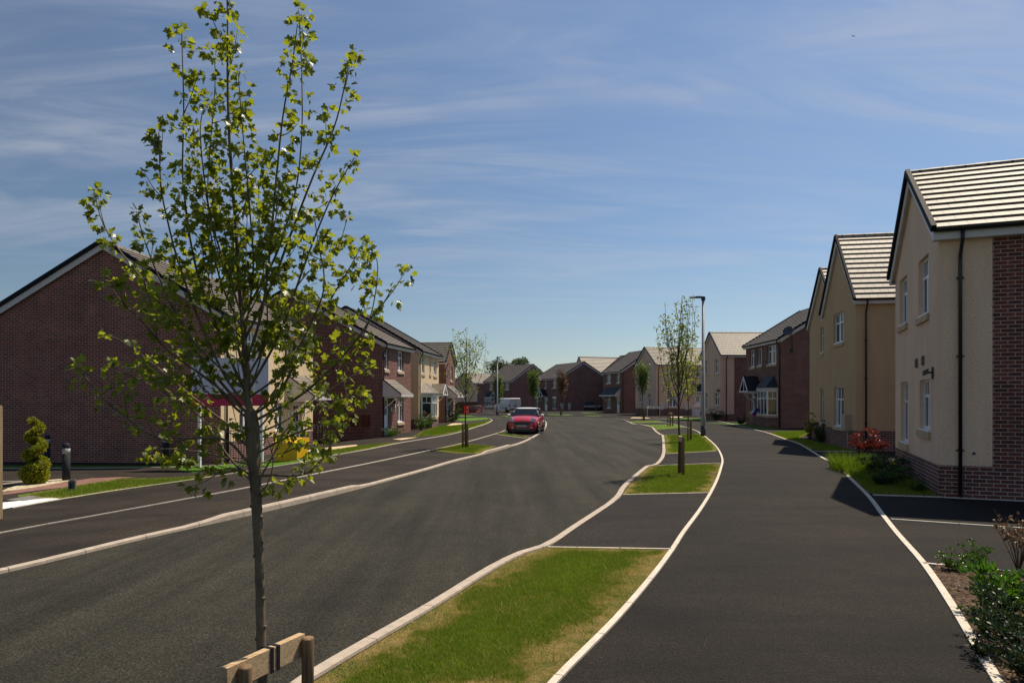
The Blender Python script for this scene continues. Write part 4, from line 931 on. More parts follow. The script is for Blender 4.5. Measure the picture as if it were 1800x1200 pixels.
H = House('house', (-7.94, 138.0), -47.7, 7.5, 5.22, 5.05, 7.35, 'x', M_TILE, "cream gabled house with brick flank above the brown timber fence", 0.5)
H.face_wall('xm', M_CREAM3, M_BRICK); H.face_wall('ym', M_CREAM3, M_BRICK, split=(1.29, M_BRICK)); H.face_wall('yp', M_CREAM3, M_BRICK); H.face_wall('xp', M_BRICK); H.finish_walls(); H.roof()

# roofs that show behind the row
H = House('house', (17.6, 101.0), -25, 8.2, 8.5, 5.3, 8.8, 'y', M_TILE_D, "brick house whose grey roof shows behind the street-end brick house with the porch", 0.4)
for f in ('xm', 'ym', 'xp', 'yp'): H.face_wall(f, M_BRICK)
H.finish_walls(); H.roof()
H = House('house', (19.2, 96.0), -8, 8.4, 7.0, 5.6, 9.0, 'y', M_TILE_D, "brick house whose dark gable tip shows above the long cream house roof", 0.4)
for f in ('xm', 'ym', 'xp', 'yp'): H.face_wall(f, M_BRICK)
H.finish_walls(); H.roof()

# ---- left hand side
DX = 8.6
H = House('house', loc_from_right((-10.28, 24.1), 4, DX), 4, DX, 9.0, 5.0, 7.85, 'y', M_TILE, "large brick gable-end house on the left with cream front behind the sign board", 0.7)
H.o.location.z = -0.36
H.window('xp', 1.4, 2.5, .89, 2.1, cols=2); H.window('xp', 2.0, 3.1, 3.65, 4.85, cols=2); H.window('xp', 5.6, 6.7, 3.65, 4.85, cols=2); H.door('xp', 6.6, 7.5, .1, 2.15); H.window('xp', 4.6, 5.6, .89, 2.1, cols=2)
H.leanto('xp', 5.9, 8.0, 2.35, 3.30, 1.25, M_TILE)
H.face_wall('ym', M_BRICK_L); H.face_wall('xp', M_CREAM_LIT, M_PLINTH); H.face_wall('xm', M_BRICK_L); H.face_wall('yp', M_BRICK_L); H.finish_walls(); H.roof(); H.pipe('xp', .35)

DX = 10.9
H = House('house', loc_from_right((-6.92, 36.4), 9.5, DX), 9.5, DX, 4.9, 4.80, 8.0, 'y', M_TILE, "brick house with lean-to porch and two brown meter boxes on its gable", 0.4)
H.o.location.z = -0.14
H.window('xp', .36, .98, 3.60, 4.74, cols=1); H.window('xp', 2.5, 3.5, 3.60, 4.76, cols=2); H.door('xp', .22, 1.04, .05, 2.13); H.window('xp', 2.48, 3.52, .67, 2.13, cols=2)
H.leanto('xp', .03, 2.1, 2.28, 3.08, 1.05, M_TILE)
H.meter('ym', DX - 1.79, DX - 1.37, .56, 1.19, M_BRICKBOX); H.meter('ym', DX - 1.15, DX - .71, .56, 1.19, M_BRICKBOX)
ln = MB(); H.fbox(ln, 'xp', 1.5, 1.56, 1.95, 2.02, 0, .18); ln.ball(H.P('xp', 1.53, 1.84, .16), (.07, .07, .12)); ln.build('wall_lantern', M_BLACK, H.o)
hn = MB(); H.fbox(hn, 'xp', 1.4, 1.55, 1.35, 1.55, -.01, .015); hn.build('door_number_plate', M_WHITE, H.o)
for f in ('ym', 'xm', 'xp', 'yp'): H.face_wall(f, M_BRICK)
H.finish_walls(); H.roof(); H.pipe('xp', .09)

DX = 9.66
H = House('house', loc_from_right((-6.04, 44.2), 6.5, DX), 6.5, DX, 5.9, 4.85, 7.95, 'y', M_TILE_D, "cream rendered house with white bay and slate porch hood beside the left pavement", 0.62)
H.o.location.z = -0.06
H.window('xp', .86, 1.56, 3.60, 4.73, cols=1); H.window('xp', 3.0, 3.4, 3.63, 4.74, cols=1, transom=False); H.window('xp', 4.28, 5.19, 3.60, 4.70, cols=2); H.bay('xp', .75, 3.1, .72, 2.12, 3.0, dep=.6, roofmat=M_TILE)
H.door('xp', 3.3, 4.15, .1, 2.1); H.window('xp', 4.39, 5.30, .60, 2.0, cols=1); H.gabled_porch('xp', 3.0, 4.5, 2.25, 2.95, dep=.95, roofmat=M_TILE)
H.face_wall('ym', M_CREAM_LIT, M_PLINTH); H.face_wall('xp', M_CREAM_LIT, M_PLINTH); H.face_wall('xm', M_BRICK); H.face_wall('yp', M_CREAM_LIT, M_PLINTH); H.finish_walls(); H.roof(); H.pipe('xp', .18)

DX = 8.0
H = House('house', loc_from_right((-5.36, 54.5), 5, DX), 5, DX, 4.8, 4.65, 6.55, 'x', M_TILE_D, "brick house with sideways tiled roof and pale porch at the far left", 0.4)
H.o.location.z = -0.02
H.window('xp', 2.6, 3.6, 3.4, 4.6, cols=2); H.window('xp', 2.4, 3.6, .7, 2.1, cols=2); H.door('xp', .9, 1.8, .05, 2.1); H.leanto('xp', .5, 4.0, 2.15, 2.95, .95, M_TILE)
for f in ('ym', 'xm', 'xp', 'yp'): H.face_wall(f, M_BRICK)
H.finish_walls(); H.roof(); H.pipe('xp', .1)

# ================================================================== TREES AND PLANTS
def rnd_dir(r, n): 
    v = r.normal(0, 1, (n, 3)); return v / np.linalg.norm(v, axis=1, keepdims=True)

def leafy_branch(path, r, P, D, nodes_from=0.3, step=0.07, per=(3, 6), twig=0.06, dens=1.0):
    """leaf base points and directions in clusters along a branch"""
    pts = [Vector(p) for p in path]; L = [0]
    for a, b in zip(pts, pts[1:]): L.append(L[-1] + (b - a).length)
    tot = L[-1]; s = tot * nodes_from
    while s <= tot:
        k = max(i for i in range(len(L)) if L[i] <= s + 1e-9); k = min(k, len(pts) - 2)
        p = pts[k].lerp(pts[k + 1], (s - L[k]) / max(1e-6, L[k + 1] - L[k])); ax = (pts[k + 1] - pts[k]).normalized()
        if r.random() < dens:
            for sgn in range(2):
                d = Vector(r.normal(0, 1, 3)); d = (d - ax * d.dot(ax)).normalized(); d = (d + ax * 0.35 + Vector((0, 0, -.1))).normalized()
                q = p + d * twig * (0.4 + r.random())
                for _ in range(int(r.integers(per[0], per[1] + 1))):
                    o = Vector(r.normal(0, 1, 3)).normalized()
                    P.append(q + o * twig * 0.45 + d * twig * 0.3); w = (d * 0.7 + o * 0.9 + Vector((0, 0, -0.45))).normalized(); D.append(w)
        s += step * (0.7 + 0.6 * r.random())
    for _ in range(per[1]):
        o = Vector(r.normal(0, 1, 3)).normalized(); P.append(pts[-1] + o * twig * .4); D.append((o + ax * .6 + Vector((0, 0, -.2))).normalized())

def curve_pts(P, n=5):
    """dense Catmull-Rom in 3-D"""
    P = [Vector(p) for p in P]; Q = [P[0] * 2 - P[1]] + P + [P[-1] * 2 - P[-2]]; out = []
    for i in range(1, len(Q) - 2):
        for k in range(n):
            t = k / n; a, b, c, d = Q[i - 1:i + 3]
            out.append(0.5 * ((2 * b) + (c - a) * t + (2 * a - 5 * b + 4 * c - d) * t * t + (3 * b - a - 3 * c + d) * t ** 3))
    return out + [P[-1]]

# ---- the big young maple beside the road: trunk and limbs drawn as in the photo, each limb with its own depth
TX, TY = -1.415, 3.865
tree = thing('maple_tree', (TX, TY, 0), 0, "tall young maple in full leaf tied to the low timber rail by the road", "tree", None)
r = np.random.default_rng(21)
def px3(px, py, dy): 
    Y = TY + dy; return Vector(((px - 900) / FPX * Y - TX, dy, CAM_H - (py - 700) / FPX * Y))
tm = MB()
trunk = [(463, 1320, 0), (461, 1200, 0), (458.5, 1100, 0), (456, 1000, 0), (452.5, 920, 0), (451, 880, 0), (449, 845, 0), (446, 800, 0), (442.5, 742, 0), (436, 700, .0), (432, 640, .02), (427, 570, .03), (421, 500, .03), (416, 420, .03), (409, 330, .04), (402, 220, .05), (400, 120, .05), (400, 40, .05), (399, -14, .05)]
TP = curve_pts([px3(*p) for p in trunk], 5)
def trad(p):
    z = p.z; 
    for z0, r0, z1, r1 in ((-.2, .029, .3, .027), (.3, .027, 1.0, .025), (1.0, .025, 1.35, .030), (1.35, .030, 1.6, .038), (1.6, .038, 1.76, .041), (1.76, .041, 1.84, .033), (1.84, .020, 2.3, .014), (2.3, .014, 3.2, .007), (3.2, .009, 4.4, .003)):
        if z < z1: return r0 + (r1 - r0) * max(0, (z - z0) / (z1 - z0))
    return .003
tm.tube(TP, [trad(p) * (1 + .06 * math.sin(i * 2.3)) for i, p in enumerate(TP)], 12)
for z, a in ((1.02, 2.9), (1.10, .3), (1.30, 3.3), (1.36, .1), (1.24, 5.9), (.78, .6), (.55, 3.6), (.62, .2), (.35, .4), (1.55, 3.0), (1.68, .5)):   # pruning knots
    p = min(TP, key=lambda q: abs(q.z - z)); rr = trad(p); tm.ball((p.x + math.cos(a) * rr * .9, p.y - abs(math.sin(a)) * rr * .6, z), (.013, .012, .012), 8, 6)
limbs = [  # px polyline, depth at tip, base radius
 ([(449, 640), (462, 540), (478, 400), (487, 300), (498, 200), (514, 110), (523, 42)], -.10, .012), ([(440, 560), (480, 460), (508, 380), (524, 310), (531, 220), (530, 120), (525, 15)], .22, .010),
 ([(452, 600), (478, 500), (508, 420), (550, 311), (587, 225), (606, 150), (617, 90)], .12, .012), ([(449, 690), (490, 590), (530, 480), (560, 400), (588, 337), (623, 277)], -.30, .011),
 ([(450, 735), (490, 690), (545, 590), (585, 520), (615, 470), (640, 424)], .30, .012), ([(452, 742), (520, 700), (575, 655), (625, 600), (655, 555), (676, 530), (688, 508)], -.20, .013),
 ([(560, 665), (610, 640), (650, 560), (664, 470), (649, 432)], -.1, .006), ([(455, 770), (500, 740), (560, 700), (600, 672), (640, 650)], .25, .009), ([(452, 800), (500, 770), (560, 745), (600, 720), (632, 700)], -.25, .010),
 ([(455, 838), (483, 835), (530, 834), (556, 818), (577, 789), (590, 760), (600, 700)], -.22, .010), ([(452, 815), (490, 800), (540, 778), (585, 762), (640, 690)], .35, .008),
 ([(438, 700), (400, 620), (360, 520), (340, 450), (328, 375), (321, 300), (323, 200), (321, 110), (319, 52)], .15, .012), ([(437, 720), (395, 660), (345, 550), (312, 455), (296, 394), (284, 337), (281, 290), (279, 232)], -.25, .011),
 ([(436, 735), (370, 650), (300, 560), (250, 490), (210, 440), (180, 390), (164, 330)], .25, .012), ([(437, 745), (390, 690), (330, 590), (285, 500), (255, 425), (240, 372)], -.12, .011),
 ([(446, 830), (400, 775), (340, 770), (300, 775), (256, 760), (217, 729), (175, 695), (152, 664), (136, 645)], -.35, .011), ([(447, 842), (424, 825), (390, 832), (371, 831), (341, 817)], -.20, .009),
 ([(438, 770), (400, 745), (330, 690), (270, 640), (215, 600), (185, 588)], .30, .010), ([(437, 730), (370, 670), (300, 620), (245, 560), (205, 520), (192, 488)], -.30, .010),
 ([(444, 850), (400, 800), (350, 730), (290, 690), (230, 660), (190, 650)], .15, .010), ([(440, 820), (380, 800), (320, 790), (270, 790), (262, 800)], .32, .008), ([(425, 560), (400, 480), (375, 400), (360, 320), (352, 230), (360, 180)], -.15, .009),
 ([(430, 600), (445, 480), (440, 380), (432, 290), (425, 210), (418, 120)], -.2, .008), ([(428, 580), (390, 500), (372, 420), (365, 330), (378, 150), (376, 100)], .2, .008),
 ([(440, 660), (470, 600), (500, 540), (540, 480), (590, 440), (612, 380)], .38, .009), ([(437, 680), (420, 620), (400, 560), (350, 500), (310, 470), (300, 430)], .40, .009),
 ([(440, 690), (455, 640), (470, 560), (462, 460), (455, 350), (462, 280)], .28, .008), ([(442, 700), (500, 650), (550, 560), (570, 500), (560, 430), (552, 380)], -.36, .009), ([(436, 690), (380, 640), (340, 600), (300, 530), (262, 520), (250, 470)], -.40, .009),
 ([(438, 720), (410, 690), (380, 700), (330, 660), (290, 660), (262, 640)], -.2, .008), ([(445, 760), (480, 720), (500, 660), (520, 610), (590, 590), (620, 560)], .1, .008), ([(447, 800), (420, 770), (380, 750), (340, 740), (290, 740)], .05, .007),
 ([(450, 850), (480, 800), (500, 760), (530, 720), (560, 690)], .05, .007), ([(448, 870), (470, 850), (480, 810), (470, 770)], -.18, .006),
]
P, D = [], []
for pl, dz, r0 in limbs:
    n = len(pl); base = min(TP, key=lambda q: abs(q.z - px3(*pl[0], 0).z))
    pts = [px3(x, y, dz * (k / (n - 1)) ** 0.8) for k, (x, y) in enumerate(pl)]; pts[0] = base.copy() if abs(pl[0][0] - 445) < 40 else pts[0]
    C = curve_pts(pts, 5); m = len(C); tm.tube(C, [r0 * .60 * (1 - .82 * i / (m - 1)) + .0012 for i in range(m)], 7)
    low = pl[-1][1] > 480; leafy_branch(C, r, P, D, 0.33 if low else 0.24, 0.072, (2, 5) if low else (3, 7), 0.036, 0.66 if low else 0.82)
    # side shoots
    for k in range(6, m - 2, 6):
        if r.random() < .7:
            d = Vector(r.normal(0, 1, 3)); d.y *= .8; d = (d.normalized() + (C[k + 1] - C[k]).normalized() * .8 + Vector((0, 0, .25))).normalized(); l = .10 + .16 * r.random()
            S = curve_pts([C[k], C[k] + d * l * .5, C[k] + d * l + Vector((0, 0, .03))], 3); tm.tube(S, [.0032 - .0018 * i / (len(S) - 1) for i in range(len(S))], 5)
            leafy_branch(S, r, P, D, .35, .055, (2, 4), .032, .75)
for k in range(10):                                              # short inner shoots round the leader
    b0 = TP[min(len(TP) - 1, max(0, next(i for i, p in enumerate(TP) if p.z > 1.80 + 1.0 * k / 10)))]; a = k * 2.4; l = .30 + .45 * r.random(); dx, dy = math.cos(a) * l * .45, math.sin(a) * l * .45
    S = curve_pts([b0, b0 + Vector((dx * .6, dy * .6, l * .35)), b0 + Vector((dx, dy, l))], 5); tm.tube(S, [.005 - .003 * i / (len(S) - 1) for i in range(len(S))], 5); leafy_branch(S, r, P, D, .15, .055, (4, 7), .036, .85)
lead = [p for p in TP if p.z > 2.35]; leafy_branch(lead, r, P, D, 0.0, 0.07, (3, 7), .040, .72)
for k in range(2, len(lead) - 3, 3):
    d = (Vector(r.normal(0, 1, 3)) + Vector((0, 0, .9))).normalized(); l = .08 + .16 * r.random(); S = [lead[k], lead[k] + d * l * .5, lead[k] + d * l + Vector((0, 0, .03))]; tm.tube(S, [.0035, .003, .0015], 5); leafy_branch(S, r, P, D, .35, .05, (2, 4), .034, .8)
tm.build('trunk', M_BARK, tree)
P = np.array(P); D = np.array(D); sz = (0.027 + 0.020 * r.random(len(P)))
leaves('crown', P, D, sz, 'maple', M_LEAF, tree, r, flat=.55)

def guard(name, A, B, h, label, rail=True, group="timber tree stakes", pr=.04):
    """two round posts (A, B ground points) with a sawn rail behind them"""
    o = thing(name, (A[0], A[1], terr(A[0])), 0, label, "tree stake", group); b = Vector((B[0] - A[0], B[1] - A[1], 0)); 
    for q in (Vector((0, 0, 0)), b):
        m = MB(); m.lathe([(pr, -.1), (pr * 1.0, h - .01), (pr * .94, h), (.001, h + .001)], q, 14); m.build('post', M_POST, o)
    if rail:
        u = b.normalized(); v = Vector((-u.y, u.x, 0)); m = MB(); e = .085
        m.box(-e, b.length + e * .2, pr, pr + .045, h - .115, h + .012, xf=lambda p: u * p[0] + v * p[1] + Vector((0, 0, p[2]))); m.build('rail', M_RAIL, o)
    return o, b
go, gb = guard('tree_guard', (-1.407, 3.60), (-1.206, 4.03), .50, "low timber rail on two round posts with black straps around the maple trunk", group=None, pr=.036)
u = gb.normalized(); v = Vector((-u.y, u.x, 0))
for s0 in (.215, .262):
    m = MB(); lp = lambda a, b, c, d, e, f: m.box(a, b, c, d, e, f, xf=lambda p: u * p[0] + v * p[1] + Vector((0, 0, p[2])))
    lp(s0, s0 + .022, .030, .0355, .375, .5165); lp(s0, s0 + .022, .0355, .125, .5125, .5165); m.build('strap', M_RUBBER, go)

def street_tree(name, loc, hgt, fork, spread, nb, seed, leafm, label, lsize, dens, group=None, bark=None, trunk_r=.028, kind='oval', narrow=1.0, base_up=0.0):
    o = thing(name, (loc[0], loc[1], terr(loc[0])), 0, label, "tree", group); r = np.random.default_rng(seed); m = MB(); P, D = [], []
    wob = lambda s: Vector((r.normal(0, s), r.normal(0, s), 0)); tp = curve_pts([Vector((0, 0, -.15)), Vector((0, 0, fork * .5)) + wob(.02), Vector((0, 0, fork)) + wob(.03), Vector((0, 0, (fork + hgt) / 2)) + wob(.06 * spread), Vector((0, 0, hgt)) + wob(.10 * spread)], 5)
    m.tube(tp, [trunk_r * (1 - .85 * max(0, p.z) / hgt) + .003 for p in tp], 8); leafy_branch(tp, r, P, D, .55, .09, (2, 4), lsize * 1.2, dens)
    for i in range(nb):
        t = fork + (hgt - fork) * .55 * (i / nb) ** 1.2; a = i * 2.4 + r.random() * .7; sp = spread * (.55 + .55 * r.random()) * (1 - .35 * i / nb); up = (hgt - t) * (.62 + .36 * r.random())
        b = Vector((0, 0, t)); dx, dy = math.cos(a) * sp, math.sin(a) * sp
        C = curve_pts([b, b + Vector((dx * .55, dy * .55, up * .28)), b + Vector((dx * .9, dy * .9, up * .62)) + wob(.06), b + Vector((dx * narrow, dy * narrow, up))], 4)
        m.tube(C, [trunk_r * .42 * (1 - .85 * k / (len(C) - 1)) + .002 for k in range(len(C))], 5); leafy_branch(C, r, P, D, .12, .085, (2, 4), lsize * 1.3, dens)
        for k in range(3, len(C) - 1, 3):
            d = (Vector(r.normal(0, 1, 3)) + Vector((0, 0, .8))).normalized(); l = (.18 + .25 * r.random()) * spread
            S = [C[k], C[k] + d * l * .5, C[k] + d * l + Vector((0, 0, .05))]; m.tube(S, [.005, .004, .002], 4); leafy_branch(S, r, P, D, .3, .09, (2, 4), lsize * 1.2, dens)
    m.build('trunk', bark or M_BARK2, o); leaves('crown', np.array(P), np.array(D), lsize * (.7 + .6 * r.random(len(P))), 'leaf', leafm, o, r, flat=.5); return o
street_tree('young_tree', G(818, 787), 4.55, 1.55, .75, 17, 31, M_LEAF2, "sparse young tree between two stakes on the left verge", .075, .40)
street_tree('young_tree', G(1193, 833), 4.45, 1.62, .55, 17, 32, M_LEAF2, "young tree with upright branches nearest along the right-hand verges", .060, .55)
street_tree('young_tree', G(1209, 776), 4.3, 1.75, .65, 13, 33, M_LEAF2, "young tree on the lamp-post verge with one stake on its right", .070, .50)
street_tree('young_tree', G(1174, 749), 4.2, 1.9, .55, 9, 34, M_LEAF2, "thin sparse young tree with twin stakes in front of the cream house window", .07, .22)
street_tree('young_tree', G(1129, 738.4), 5.1, 1.9, .5, 12, 35, M_LEAF3, "small densely leaved tree on the farthest right-hand verge", .13, .85)
street_tree('young_tree', (2.7, 87.0), 5.6, 1.6, .75, 13, 36, M_LEAF3, "bright green dense tree in front of the brick house behind the red car", .15, .8)
street_tree('young_tree', (-1.7, 83.0), 4.9, .8, .45, 11, 37, M_LEAF3, "slim dark green columnar tree beside the far lamp post", .14, .9)
street_tree('young_tree', (5.7, 78.0), 5.2, 1.7, .5, 11, 38, M_LEAFB, "russet-leaved slender tree at the far kerb", .13, .7)
def stake(px, py, h, label, pr=.045):
    g = G(px, py); o = thing('tree_stake', (g[0], g[1], terr(g[0])), 0, label, "tree stake", "timber tree stakes"); m = MB(); m.lathe([(pr, -.1), (pr, h - .012), (pr * .93, h), (.001, h + .001)], n=12); m.build('post', M_POST, o); return o
a = G(1201, 836); b = G(1207, 829)
guard('tree_stake', a, (a[0] + .04, a[1] + .42), .96, "twin timber stakes with a cross rail beside the nearest young tree on the right", pr=.034)
stake(1214, 773.5, .92, "single thick stake to the right of the lamp-post verge tree", .06)
a = G(1178, 749); guard('tree_stake', a, (a[0] + .30, a[1] + .5), .92, "twin stakes joined at the top in front of the cream house window", pr=.05)
stake(1132, 738.2, 1.0, "stake behind the small densely leaved tree at the farthest right verge", .09)
stake(813.5, 787.5, .95, "left one of the two thin stakes at the sparse tree on the left verge", .042); stake(821, 787.3, .95, "thicker stake tied to the trunk of the sparse tree on the left verge", .055)
stake(986, 729.2, 1.0, "short pale stake under the russet tree at the far kerb", .09)
# strap at the right-hand tree
# ---- big trees behind the far houses
def far_tree(loc, hgt, rad, seed, label, n=5200, lmat=None, ls=.42):
    o = thing('broadleaf_tree', (loc[0], loc[1], 0), 0, label, "tree", "trees behind the far houses"); r = np.random.default_rng(seed); m = MB()
    m.tube([(0, 0, -.3), (0, 0, hgt * .35), (.2, 0, hgt * .6), (.1, .1, hgt * .92)], [.38, .3, .2, .05], 8); P, D = [], []; per = n // 26
    for k in range(26):
        a, e = r.random() * 6.28, r.random(); c = np.array([math.cos(a) * rad * .75 * math.sqrt(r.random()), math.sin(a) * rad * .75 * math.sqrt(r.random()), hgt * (.38 + .55 * e)]); c[:2] *= 1.15 - .75 * max(0, e - .4)
        m.tube([(0, 0, hgt * (.25 + .3 * e)), tuple(c)], [.11, .02], 5); q = rnd_dir(r, per) * (rad * (.22 + .16 * r.random())) * (r.random((per, 1)) ** .4); q[:, 2] *= .75; P.append(c + q); D.append(q + np.array([0, 0, .2]) + r.normal(0, .4, (per, 3)))
    m.build('trunk', M_BARK2, o); P = np.vstack(P); leaves('crown', P, np.vstack(D), ls * (.6 + .7 * r.random(len(P))), 'leaf', lmat or M_FARLEAF, o, r, flat=.4)
far_tree((-3.5, 190), 13.2, 4.6, 41, "dark broad tree above the roof of the brick house behind the van")
far_tree((1.6, 200), 14.2, 4.8, 42, "taller pale tree right of the dark tree above the far brick roof")
far_tree((6.0, 205), 11.8, 4.0, 43, "paler lower tree at the right end of the trees above the far brick roof")
far_tree((-22.5, 170), 8.5, 4.6, 44, "round green tree behind the brown fence left of the sparse tree"); far_tree((-17.5, 172), 7.6, 4.2, 45, "lower green tree behind the brown fence beside the cream gable")

def shrub(name, loc, hgt, rad, n, kind, mat, label, lsize, seed, stems=9, group=None, droop=.2, flat=.4, low=.12, z0=0.0, cat="shrub", shape=1.0):
    o = thing(name, (loc[0], loc[1], terr(loc[0]) + z0), 0, label, cat, group); r = np.random.default_rng(seed); m = MB(); P, D = [], []; per = max(3, n // (stems * 4))
    for i in range(stems):
        a = i * 2.4 + r.random(); q = rad * (.25 + .75 * r.random()); h = hgt * (.55 + .45 * r.random()) * (1 - .25 * (q / rad) * shape)
        C = curve_pts([(r.normal(0, .02), r.normal(0, .02), -.03), (math.cos(a) * q * .5, math.sin(a) * q * .5, h * .45), (math.cos(a) * q, math.sin(a) * q, h)], 4); m.tube(C, [.006 * (hgt + .3)] * (len(C) - 1) + [.002], 4)
        for k in range(4):
            c = C[2 + int((k + .5) * (len(C) - 3) / 4)] if k < 3 else C[-1]; c = np.array(c); c[2] = max(c[2], low * hgt)
            d = rnd_dir(r, per); d[:, 2] = np.abs(d[:, 2]) * .8 - droop * r.random(per); P.append(c + d * rad * .22 * r.random((per, 1))); D.append(d + np.array([math.cos(a) * .3, math.sin(a) * .3, .35]))
    m.build('stem', M_TWIG, o); P = np.vstack(P); leaves('foliage', P, np.vstack(D), lsize * (.65 + .6 * r.random(len(P))), kind, mat, o, r, flat=flat); return o
# mulch bed, bottom right
gz = .012
shrub('shrub', G(1672, 1003), .23, .17, 900, 'leaf', M_LEAFMID, "low small-leaved shrub at the far corner of the mulch bed", .026, 51, 12, z0=gz)
shrub('shrub', G(1715, 1000), .31, .24, 1300, 'leaf', M_LEAFMID, "bushier small-leaved shrub behind the bright one in the mulch bed", .028, 52, 14, z0=gz)
shrub('shrub', G(1762, 1082), .44, .30, 1500, 'lance', M_LEAFBR, "bright glossy lance-leaved shrub in the middle of the mulch bed", .085, 53, 18, z0=gz, flat=.25)
shrub('shrub', (3.80, 5.05), .52, .42, 3600, 'leaf', M_LEAFDK, "large dark bushy shrub at the right edge of the mulch bed", .034, 54, 24, z0=gz)
shrub('shrub', (3.52, 4.50), .42, .36, 3000, 'leaf', M_LEAFDK, "dark dense shrub nearest the camera in the mulch bed", .030, 55, 20, z0=gz)
shrub('shrub', G(1735, 1118), .26, .17, 900, 'leaf', M_LEAFMID, "small green shrub leaning over the path edging", .026, 56, 12, z0=gz)
shrub('shrub', G(1722, 1158), .17, .12, 420, 'leaf', M_LEAFDK, "tiny dark shrub touching the path edging in front", .024, 57, 8, z0=gz)
shrub('shrub', (4.35, 5.45), .42, .30, 1200, 'lance', M_LEAFMID, "mid green lance-leaved shrub behind the large dark one", .07, 58, 12, z0=gz)
def twiggy(name, loc, hgt, rad, n, mat, label, lsize, seed, stems=12, top=.55, z0=0.0):
    o = thing(name, (loc[0], loc[1], z0), 0, label, "shrub"); r = np.random.default_rng(seed); m = MB(); P, D = [], []
    for i in range(stems):
        a = i * 2.4 + r.random(); q = rad * (.3 + .7 * r.random()); h = hgt * (.6 + .4 * r.random()); C = curve_pts([(0, 0, -.03), (math.cos(a) * q * .45, math.sin(a) * q * .45, h * .5), (math.cos(a) * q + r.normal(0, .03), math.sin(a) * q, h)], 4)
        m.tube(C, [.006 * (1 - .7 * k / (len(C) - 1)) for k in range(len(C))], 4)
        for k in range(3, len(C), 2):
            d = (Vector(r.normal(0, 1, 3)) + Vector((0, 0, .6))).normalized() * hgt * .16; m.tube([C[k], C[k] + d], [.003, .0015], 3)
            if k / len(C) > top:
                for _ in range(max(1, n // (stems * 2))): P.append(C[k] + d * r.random() + Vector(r.normal(0, .02, 3))); D.append(Vector(r.normal(0, 1, 3)) + Vector((0, 0, -.4)))
    m.build('stem', M_TWIG, o)
    if P: leaves('foliage', np.array(P), np.array(D), lsize * (.6 + .7 * r.random(len(P))), 'leaf', mat, o, r)
    return o
twiggy('twiggy_shrub', G(1790, 1003), .68, .30, 230, M_LEAFB, "twiggy shrub with withered brown leaves at the right edge beside the drive", .05, 61, 16, z0=gz)
twiggy('twiggy_shrub', (9.0, 14.6), .75, .35, 26, M_LEAFB, "bare dead shrub against the brick plinth under the ground-floor window", .04, 62, 14, .8)
twiggy('twiggy_shrub', (8.62, 13.75), .45, .16, 14, M_LEAFDK, "small bare twigs near the corner of the nearest house", .03, 63, 7, .8)
# rough bed in front of the nearest house
shrub('photinia_shrub', (10.75, 20.6), 1.05, .55, 2600, 'leaf', M_LEAFR, "red-leaved photinia bush between the two nearest right-hand houses", .085, 64, 16, low=.4)
shrub('shrub', (8.9, 16.3), .55, .62, 3200, 'leaf', M_LEAFDK, "dark spreading shrub below the plinth of the nearest house", .045, 65, 18)
shrub('shrub', (8.45, 15.0), .42, .45, 1500, 'leaf', M_LEAFMID, "light green shrub in the rough bed by the house corner", .055, 66, 14)
shrub('shrub', (8.20, 13.75), .30, .22, 500, 'leaf', M_LEAFMID, "small green plant at the corner of the nearest house plinth", .045, 67, 8)
def tuft(name, loc, rad, hgt, n, mat, label, seed, wid=.012, z0=0.0, cat="ornamental grass", ry=None):
    r = np.random.default_rng(seed); o = thing(name, (loc[0], loc[1], z0), 0, label, cat); a = r.random(n) * 6.283; q = rad * np.sqrt(r.random(n)); b = np.stack([np.cos(a) * q, np.sin(a) * q * ((ry or rad) / rad), np.zeros(n)], 1)
    h = hgt * (.5 + .6 * r.random(n)); d = np.stack([np.cos(a) * .35 * q / rad + r.normal(0, .22, n), np.sin(a) * .35 * q / rad + r.normal(0, .22, n), np.ones(n)], 1); tip = b + d * h[:, None]; mid = b + d * h[:, None] * .5 * np.array([.7, .7, 1.15])
    w = r.random(n) * 6.283; s = np.stack([np.cos(w), np.sin(w), np.zeros(n)], 1) * wid / 2; V = np.stack([b - s, b + s, mid - s * .8, mid + s * .8, tip], 1).reshape(-1, 3)
    T = (np.array([[0, 1, 3], [0, 3, 2], [2, 3, 4]])[None] + (np.arange(n) * 5)[:, None, None]).reshape(-1, 3); arr_mesh('foliage', V, T, np.repeat(.62 + .38 * r.random(n), 3), mat, o); return o
tuft('grass_clump', (8.95, 17.75), .42, .50, 1500, M_TURF, "tall feathery grass clump lit by the sun beside the photinia", 71, .014, ry=1.2)
tuft('grass_clump', (8.45, 15.7), .30, .22, 1300, M_TURF, "low rough grass clump in the shaded bed in front of the nearest house", 72, .012, ry=1.5)
tuft('grass_clump', (8.75, 16.8), .32, .28, 1200, M_TURF, "middle grass clump between the tall feathery one and the path edging", 73, .013, ry=1.0)
GP = [(p[0], p[1]) for p in GARDEN]; grass(GP, 20000, .07, .012, "rough uncut grass in the bed of the nearest house", 0, .7, seed=15, greenest=.64, z=.01)
shrub('shrub', (9.35, 17.1), .55, .50, 1500, 'leaf', M_LEAFMID, "mid green bush behind the grass clumps in the rough bed", .05, 68, 14)
shrub('shrub', (8.05, 14.9), .30, .32, 1100, 'leaf', M_LEAFDK, "low dark ground cover between the house corner and the path edging", .04, 69, 12)
